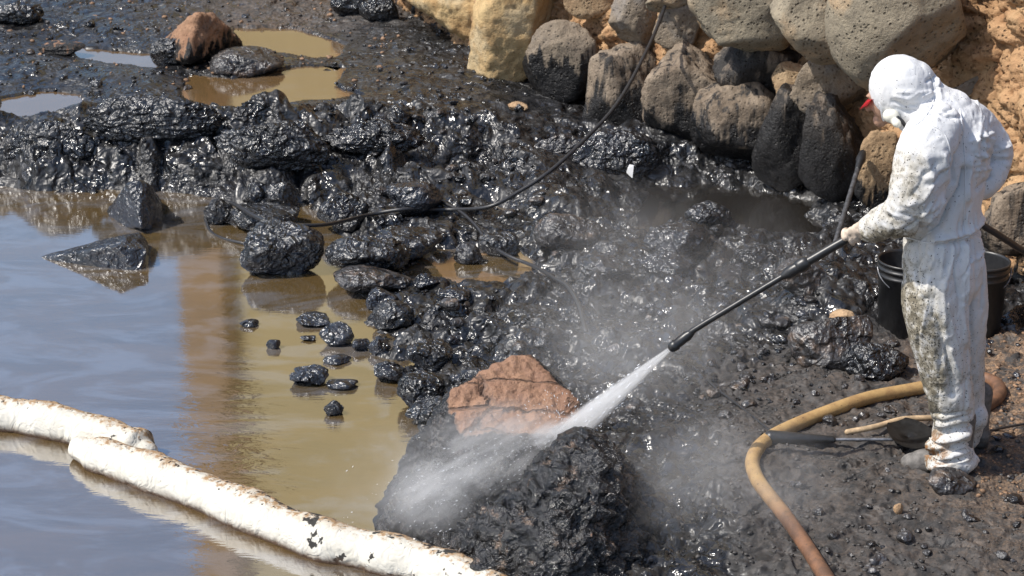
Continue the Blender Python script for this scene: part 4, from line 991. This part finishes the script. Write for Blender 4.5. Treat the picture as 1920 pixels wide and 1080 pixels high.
for k in range(13):
    x0_, y0_ = rp.uniform(1645, 1730), rp.uniform(150, 218); a_ = R(rp.uniform(-30, 35)); crease([(x0_, y0_), (x0_ + 28 * math.cos(a_), y0_ + 28 * math.sin(a_))], 2.6, rp.choice([-1, 1]) * rp.uniform(.005, .009))
me.vertices.foreach_set('co', (v + n * dsp[:, None]).astype(np.float32).ravel()); me.update()
# grime carried by the suit: shin and thigh front, forearm, hems
front = sstep(0, 1, (1784 - (ppx - 20 * sstep(560, 720, ppy))) / 75 + .35 * fbm(X2 * 7, 95, 3))
grime = front * sstep(430, 600, ppy) * .95 + .50 * armm * sstep(1716, 1672, ppx) * sstep(260, 290, ppy) + .35 * sstep(420, 440, ppy) * sstep(1712, 1695, ppx) + .35 * sstep(560, 700, ppy) + .12
attr(me, 'grime', np.clip(grime, 0, 1)); attr(me, 'rust', sstep(790, 830, ppy) * sstep(1812, 1770, ppx))
def mat_suit():
    m = newmat('white_coverall'); p = world_pos(m); g = at_(m, 'grime')
    n1 = noise(m, p, 16, 6, .7); n2 = noise(m, p, 70, 5, .7); n0 = noise(m, p, 5, 4)
    col = mixc(m, ramp(m, n0, .3, .7), (.60, .61, .63), (.68, .68, .69))
    col = mixc(m, mth(m, 'MULTIPLY', g, ramp(m, n1, .25, .6)), col, (.42, .37, .27))
    s = mth(m, 'ADD', n1, mth(m, 'MULTIPLY', g, .30)); s = mth(m, 'ADD', s, mth(m, 'MULTIPLY', mth(m, 'SUBTRACT', n2, .5), .5))
    col = mixc(m, ramp(m, s, .68, .90, 0, .80), col, (.11, .095, .07))
    sp_ = mth(m, 'ADD', noise(m, p, 130, 2, .5), mth(m, 'MULTIPLY', g, .10))
    col = mixc(m, ramp(m, sp_, .69, .73), col, (.03, .028, .025))
    col = mixc(m, mth(m, 'MULTIPLY', at_(m, 'rust'), ramp(m, n1, .46, .58)), col, (.24, .12, .05))
    return finish(m, col, .75, bump(m, mth(m, 'ADD', mth(m, 'ABSOLUTE', mth(m, 'SUBTRACT', noise(m, scaled(m, p, (1, 1, .45)), 17, 2, .5, .5), .5)), mth(m, 'MULTIPLY', n2, .12)), .55, .022), .25)
person = empty('person', W(1775, 880, 0)); tag(person, 'person in a hooded white coverall aiming the spray lance down at the boulder', 'person')
pinv = Matrix.Translation(-person.location)
def pobj(name, me, m, lab=None):
    o = obj(name, me, m, person); o.matrix_parent_inverse = pinv
    if lab: o['label'] = lab
    return o
pobj('coverall', me, mat_suit()); me_suit = me
MAT_SKIN = mat_simple('grimy_skin', (.36, .21, .14), .6, 0, .25, 60)
MAT_GLOVE = mat_simple('dirty_glove', (.52, .42, .33), .7, 0, .35, 40)
# face inside the hood, breathing mask, cap visor
fc = headc + hf * .045 - hup * .03
fparts = [ell_data(fc, (.088, .080, .105), [hf, hs, hup], 4), cap(fc + hf * .082 + hup * .005, fc + hf * .10 - hup * .02, .010, .015), ell_data(fc + hf * .065 - hup * .075, (.03, .035, .03), [hf, hs, hup], 3),
          ell_data(fc + hf * .074 + hs * .03 + hup * .035, (.015, .02, .008), [hf, hs, hup], 2), ell_data(fc + hf * .074 - hs * .03 + hup * .035, (.015, .02, .008), [hf, hs, hup], 2)]
pobj('head', remesh(mesh_np('head', *merge(fparts)), .006, 3), MAT_SKIN)
mk = W(1671, 217, -.05)
mparts = [ell_data(mk, (.034, .034, .028), None, 3), cap(mk + [.01, -.02, -.012], mk + [.016, -.042, -.02], .018, .017), ell_data(mk + [.022, -.0, -.02], (.022, .022, .02), None, 3)]
pobj('breathing_mask', remesh(mesh_np('breathing_mask', *merge(mparts)), .004, 3), mat_simple('mask_white', (.62, .60, .52), .5, 0, .15))
pobj('mask_strap', tube_mesh('mask_strap', catmull([mk + [.02, -.03, .0], W(1692, 228, -.085), W(1700, 240, -.08)], 5), .008, 6), MAT_CABLE)
bm = bmesh.new(); rows = []
for k in range(9):
    t = (k - 4) / 4.0
    a_ = headc + hf * .105 + hup * .0 + hs * (-t * .07) - hf * (.02 * t * t); b_ = a_ + (hf * .075 - hup * .045) * (1 - .45 * t * t)
    rows.append([bm.verts.new(a_ - hup * .005 * t * t), bm.verts.new((a_ + b_) / 2 + hup * .006), bm.verts.new(b_)])
for k in range(8):
    for j in range(2): bm.faces.new([rows[k][j], rows[k + 1][j], rows[k + 1][j + 1], rows[k][j + 1]])
bmesh.ops.solidify(bm, geom=bm.faces[:], thickness=.004)
pobj('cap_visor', from_bm(bm, 'cap_visor'), mat_simple('red_cloth', (.62, .02, .03), .6, 0, .15))
ho = headc + hf * .088 - hup * .012; th = np.linspace(0, 2 * math.pi, 40)
pobj('hood_edge', tube_mesh('hood_edge', np.array([ho + hs * .083 * math.cos(t) + hup * .098 * math.sin(t) - hf * .02 * math.cos(t) ** 2 for t in th]), .0085 , 8, False), bpy.data.materials['white_coverall'])
from mathutils.bvhtree import BVHTree
bv = BVHTree.FromPolygons([tuple(q) for q in co(me_suit)], [tuple(p.vertices) for p in me_suit.polygons])
def seam(pxs, lab=None):
    out = []
    for a, b, _ in catmull([(x, y, 0) for x, y in pxs], 8):
        d_ = Vector(ray(a, b)).normalized(); hit = bv.ray_cast(Vector(CAM), d_)
        if hit[0] is not None: out.append(np.array(hit[0]) + np.array(hit[1]) * .0005)
    if len(out) > 3: pobj('seam', tube_mesh('seam', np.array(out), .0028, 6), bpy.data.materials['white_coverall'])
seam([(1743, 138), (1752, 165), (1748, 195), (1732, 222), (1712, 238)])
seam([(1800, 205), (1806, 260), (1810, 330), (1808, 400), (1806, 440)])
seam([(1702, 446), (1740, 455), (1785, 452), (1836, 438)])
seam([(1742, 232), (1770, 250), (1782, 290), (1776, 325)])
# hands closed round the lance
def hand(c, ax, palm_dir, wrist):
    ax = ax / np.linalg.norm(ax); u = palm_dir - ax * (palm_dir @ ax); u /= np.linalg.norm(u); w_ = np.cross(ax, u); ps = []
    for k, (off, rr, L) in enumerate(((-.034, .0095, 3.9), (-.012, .0105, 4.2), (.010, .010, 4.0), (.031, .0085, 3.5))):
        th = np.linspace(-.3, L, 9); R_ = .0225 + rr * .6
        pts = [c + ax * off + R_ * (u * math.cos(t) + w_ * math.sin(t)) * (1.0 if t > .3 else 1.12) for t in th]
        ps.append(tube_data(np.array(pts), np.linspace(rr, rr * .8, 9), 10, True))
    pc = c + u * .034
    for off in (-.028, -.008, .012, .026): ps.append(cap(wrist + ax * off * .5, pc + ax * off - w_ * .005, .020, .0155))
    th = np.linspace(.2, -2.3, 8); ps.append(tube_data(np.array([c - ax * (.045 - .004 * k) + .034 * (u * math.cos(t) + w_ * math.sin(t)) for k, t in enumerate(th)]), np.linspace(.015, .010, 8), 10, True))
    ps.append(cap(wrist, wrist + (wrist - c) * .3, .028, .032))
    return remesh(mesh_np('hand', *merge(ps)), .0032, 2)
pobj('hand', hand(LH, Lax, np.array([.35, -.35, .75]), W(1628, 428, -.075)), MAT_GLOVE)
pobj('hand', hand(RH, Lax, np.array([.5, .5, .5]), RH + [.05, .02, .03]), MAT_GLOVE)
# boots
MAT_BOOT = mat_simple('dusty_boot', (.13, .12, .11), .75, 0, .4, 35, .5)
def boot(heel, toe, sc_=1.0):
    L = toe - heel; L[2] = 0; ln = np.linalg.norm(L); f_ = L / ln; s_ = np.array([-f_[1], f_[0], 0]); up = np.array([0, 0, 1.0])
    ps = [chain([heel + f_ * .035 + up * .05, heel + f_ * .12 + up * .048, heel + f_ * .20 + up * .042, toe - f_ * .035 + up * .036], [.043, .042, .040, .036]),
          chain([heel + f_ * .05 + up * .06, heel + f_ * .05 + up * .15, heel + f_ * .05 + up * .24], [.045, .046, .05]), ell_data(toe - f_ * .05 + up * .034, (.062, .052, .044), [f_, s_, up], 3)]
    up_me = remesh(mesh_np('boot', *merge(ps)), .006, 3)
    sole = []
    th = np.linspace(0, 2 * math.pi, 32, endpoint=False)
    V = []
    for z, gsc in ((0, .96), (.006, 1), (.026, 1), (.028, .9)):
        V.append(np.array([heel + f_ * (ln / 2 + ln / 2 * gsc * math.copysign(abs(math.cos(t)) ** .75, math.cos(t))) + s_ * (.046 * gsc * math.copysign(abs(math.sin(t)) ** .7, math.sin(t)) * (1 - .12 * math.cos(2 * t))) + up * z for t in th]))
    V = np.vstack(V); i = np.arange(3)[:, None] * 32; j = np.arange(32)[None, :]; j2 = (j + 1) % 32
    q = np.stack([(i + j).ravel(), (i + j2).ravel(), (i + 32 + j2).ravel(), (i + 32 + j).ravel()], 1)
    c0 = len(V); V = np.vstack([V, V[:32].mean(0), V[96:128].mean(0)])
    t = np.vstack([np.stack([np.full(32, c0), (np.arange(32) + 1) % 32, np.arange(32)], 1), np.stack([np.full(32, c0 + 1), 96 + np.arange(32), 96 + (np.arange(32) + 1) % 32], 1)])
    return up_me, mesh_np('sole', V, q, t)
for heel, toe in ((W(1822, 884, -.05), W(1692, 880, .01)), (W(1852, 838, .17), W(1752, 836, .30))):
    u_, s_ = boot(heel, toe); b_ = pobj('boot', u_, MAT_BOOT); o = obj('sole', s_, mat_simple('boot_sole', (.05, .045, .04), .8), b_)

# ---- spray lance with hose
lance = empty('spray_lance', NOZ); tag(lance, 'long black pressure lance held by the worker, spraying from its lower end', 'pressure lance'); linv = Matrix.Translation(-Vector(NOZ))
def lobj(name, pts, rad, m=MAT_BLACKP, seg=14):
    o = obj(name, tube_mesh(name, np.array(pts), rad, seg), m, lance); o.matrix_parent_inverse = linv; return o
A = W(1312, 612, -.03); Jn = W(1478, 512, -.04)
lobj('nozzle', [NOZ, NOZ + (A - NOZ) * .12, NOZ + (A - NOZ) * .14, NOZ + (A - NOZ) * .55, NOZ + (A - NOZ) * .7], [.022, .024, .020, .021, .014])
lobj('tube', catmull([NOZ + (A - NOZ) * .6, A, Jn], 8), .0125)
Jd = (Jn - A) / np.linalg.norm(Jn - A); Je = W(1512, 492, -.045)
lobj('coupling', [Jn - Jd * .02, Jn, Jn + Jd * .04, Je], [.016, .025, .025, .018])
lobj('collar', [Jn + Jd * .055, Jn + Jd * .075], [.029, .029])
lobj('grip', catmull([Je - Jd * .01, W(1560, 464, -.048), LH, LH + Lax * .12], 6), .0185)
lobj('rear_tube', [LH + Lax * .10, RH - Lax * .05], .013)
lobj('trigger_grip', [RH - Lax * .07, RH + Lax * .06], .0205)
lobj('trigger', catmull([RH - Lax * .05 - [0, 0, .02], RH - Lax * .03 - [0, 0, .06], RH + Lax * .02 - [0, 0, .07]], 4), .006)
ph = catmull([RH + Lax * .05, W(1815, 385, .22), W(1838, 418, .18), W(1868, 438, .2), W(1905, 462, .25), W(1960, 500, .35), W(2050, 600, .6)], 8)
tag(obj('pressure_hose', tube_mesh('pressure_hose', ph, .0145, 10), MAT_CABLE), 'black pressure hose leaving the lance behind the worker\'s hip', 'hose')

# ------------------------------------------------------------------ jet and mist
HIT = P(1052, 826, .33)
def vol_mat(name, build, aniso=.1, col=(1.0, 1.0, 1.0)):
    m = newmat(name); dens = build(m)
    vv = N(m, 'ShaderNodeVolumePrincipled', {'Color': (*col, 1), 'Density': dens, 'Anisotropy': aniso})
    N(m, 'ShaderNodeOutputMaterial', {'Volume': vv.outputs[0]}); return m
def vol_between(name, a, b, r0, r1, mat, lab, cat=None):
    """closed tapering shape from a to b; local z runs 0..length"""
    L = np.linalg.norm(b - a); n = 14
    me = mesh_np(name, *tube_data(np.stack([np.zeros(n), np.zeros(n), np.linspace(0, L, n)], 1), np.linspace(r0, r1, n), 24, False))
    o = obj(name, me, mat); o.location = a; o.rotation_euler = Vector(b - a).to_track_quat('Z', 'Y').to_euler(); tag(o, lab, cat, kind='stuff'); return o
Lj = np.linalg.norm(HIT - NOZ) + .05
def jet_d(m):
    p = obj_pos(m); s = N(m, 'ShaderNodeSeparateXYZ', {'Vector': p}); z = s.outputs[2]
    r = mth(m, 'SQRT', mth(m, 'ADD', mth(m, 'MULTIPLY', s.outputs[0], s.outputs[0]), mth(m, 'MULTIPLY', s.outputs[1], s.outputs[1])))
    rn = mth(m, 'DIVIDE', r, mth(m, 'ADD', .010, mth(m, 'MULTIPLY', z, .115)))
    f = ramp(m, rn, .25, 1.0, 1, 0)
    st = noise(m, scaled(m, p, (75, 75, 3.5)), 1.0, 3, .65)
    d = mth(m, 'MULTIPLY', f, ramp(m, st, .36, .62, .12, 1.7))
    return mth(m, 'MULTIPLY', d, ramp(m, z, 0, Lj, 240, 50))
vol_between('water_jet', NOZ - Lax * .01, NOZ + (HIT - NOZ) * 1.02, .011, .012 + .122 * Lj, vol_mat('jet_water', jet_d, .2), 'white fan of pressurised water')
def puff(name, c, r, dens, seed, lab, rot=(0, 0, 0), sc_=3.0, lo=.35, hi=.7, pw=1.0, stretch=(1, 1, 1)):
    def b(m):
        p = obj_pos(m); l = N(m, 'ShaderNodeVectorMath', {0: p}, operation='LENGTH').outputs['Value']
        f = ramp(m, l, .1, 1.0, 1, 0)
        wpz = N(m, 'ShaderNodeVectorMath', {0: scaled(m, p, tuple(a * b_ for a, b_ in zip(r, stretch))), 1: (seed * 3.1, seed * 1.7, seed)}, operation='ADD').outputs[0]
        nn = ramp(m, noise(m, wpz, sc_, 4, .6, .4), lo, hi)
        return mth(m, 'MULTIPLY', mth(m, 'MULTIPLY', f, nn), dens)
    v_, f_ = ico(3); me = mesh_np(name, v_, None, f_); o = obj(name, me, vol_mat('mist', b)); o.location = c; o.scale = r; o.rotation_euler = rot; tag(o, lab, kind='stuff'); return o
sprayd = P(770, 975, .10) - HIT
flow = Vector(-sprayd).to_track_quat('X', 'Z').to_euler()
mid = HIT + sprayd * .52 + np.array([-.05, -.04, .09])
puff('spray', mid, (.50, .30, .25), 10.5, 1, 'dense spray blowing down the face of the washed boulder', flow, 11, .40, .66, stretch=(.22, 1, 1))
puff('spray', HIT + np.array([-.06, -.05, .03]), (.15, .10, .07), 50, 2, 'burst of spray where the jet strikes', flow, 22, .36, .64, stretch=(.3, 1, 1))
puff('mist', P(1180, 640, .45), (.75, .8, .40), .9, 3, 'mist drifting behind the nozzle', sc_=2.6)
puff('mist', P(1335, 900, .30), (.62, .6, .32), 1.15, 4, 'mist over the ground below the lance', sc_=2.6)
puff('mist', P(770, 900, .22), (.45, .5, .24), 1.1, 5, 'mist over the edge of the pool', sc_=3)
puff('mist', P(1250, 470, .55), (1.1, 1.1, .5), .28, 6, 'thin mist over the tarry rubble', sc_=2)
# flying drops torn from the jet
rg = np.random.RandomState(9); parts = []; v0, f0 = ico(1); jd = (HIT - NOZ) / np.linalg.norm(HIT - NOZ); sdn = sprayd / np.linalg.norm(sprayd)
def drop(c, d_, s_, el):
    T_, A_, B_ = frames(np.array([c, c + d_ * .01])); ax_ = np.array([A_[0], B_[0], T_[0]])
    parts.append((c + (v0 * [s_, s_, s_ * el]) @ ax_, np.zeros((0, 4), int), f0))
for i in range(160):
    t = rg.uniform(.15, 1.0); o_ = rg.normal(size=3); o_ -= jd * (o_ @ jd); o_ /= np.linalg.norm(o_)
    drop(NOZ + (HIT - NOZ) * t + o_ * (.012 + .10 * Lj * t) * rg.uniform(.55, 1.25), jd, rg.uniform(.0006, .0016), rg.uniform(3, 12))
for i in range(750):
    t = rg.rand() ** 1.3; c = HIT + sprayd * t * 1.1 + rg.normal(size=3) * [.07, .08, .06] * (.35 + 1.5 * t) + [0, -.05, .05 * math.sin(3.1 * t) + .02]
    drop(c, sdn + rg.normal(size=3) * .25, rg.uniform(.0005, .0014), rg.uniform(1.5, 6))
for i in range(350):
    dd_ = rg.normal(size=3); dd_[2] = abs(dd_[2]); dd_ /= np.linalg.norm(dd_); drop(HIT + dd_ * rg.uniform(.02, .22) - jd * .03, dd_, rg.uniform(.0006, .0016), rg.uniform(1.5, 5))
tag(obj('spray_drops', mesh_np('spray_drops', *merge(parts)), mat_simple('white_water', (.85, .87, .9), .2, 0, .03)), 'flying drops around the water jet', kind='stuff')
print('verts', sum(len(o.data.vertices) for o in sc.objects if o.type == 'MESH'))
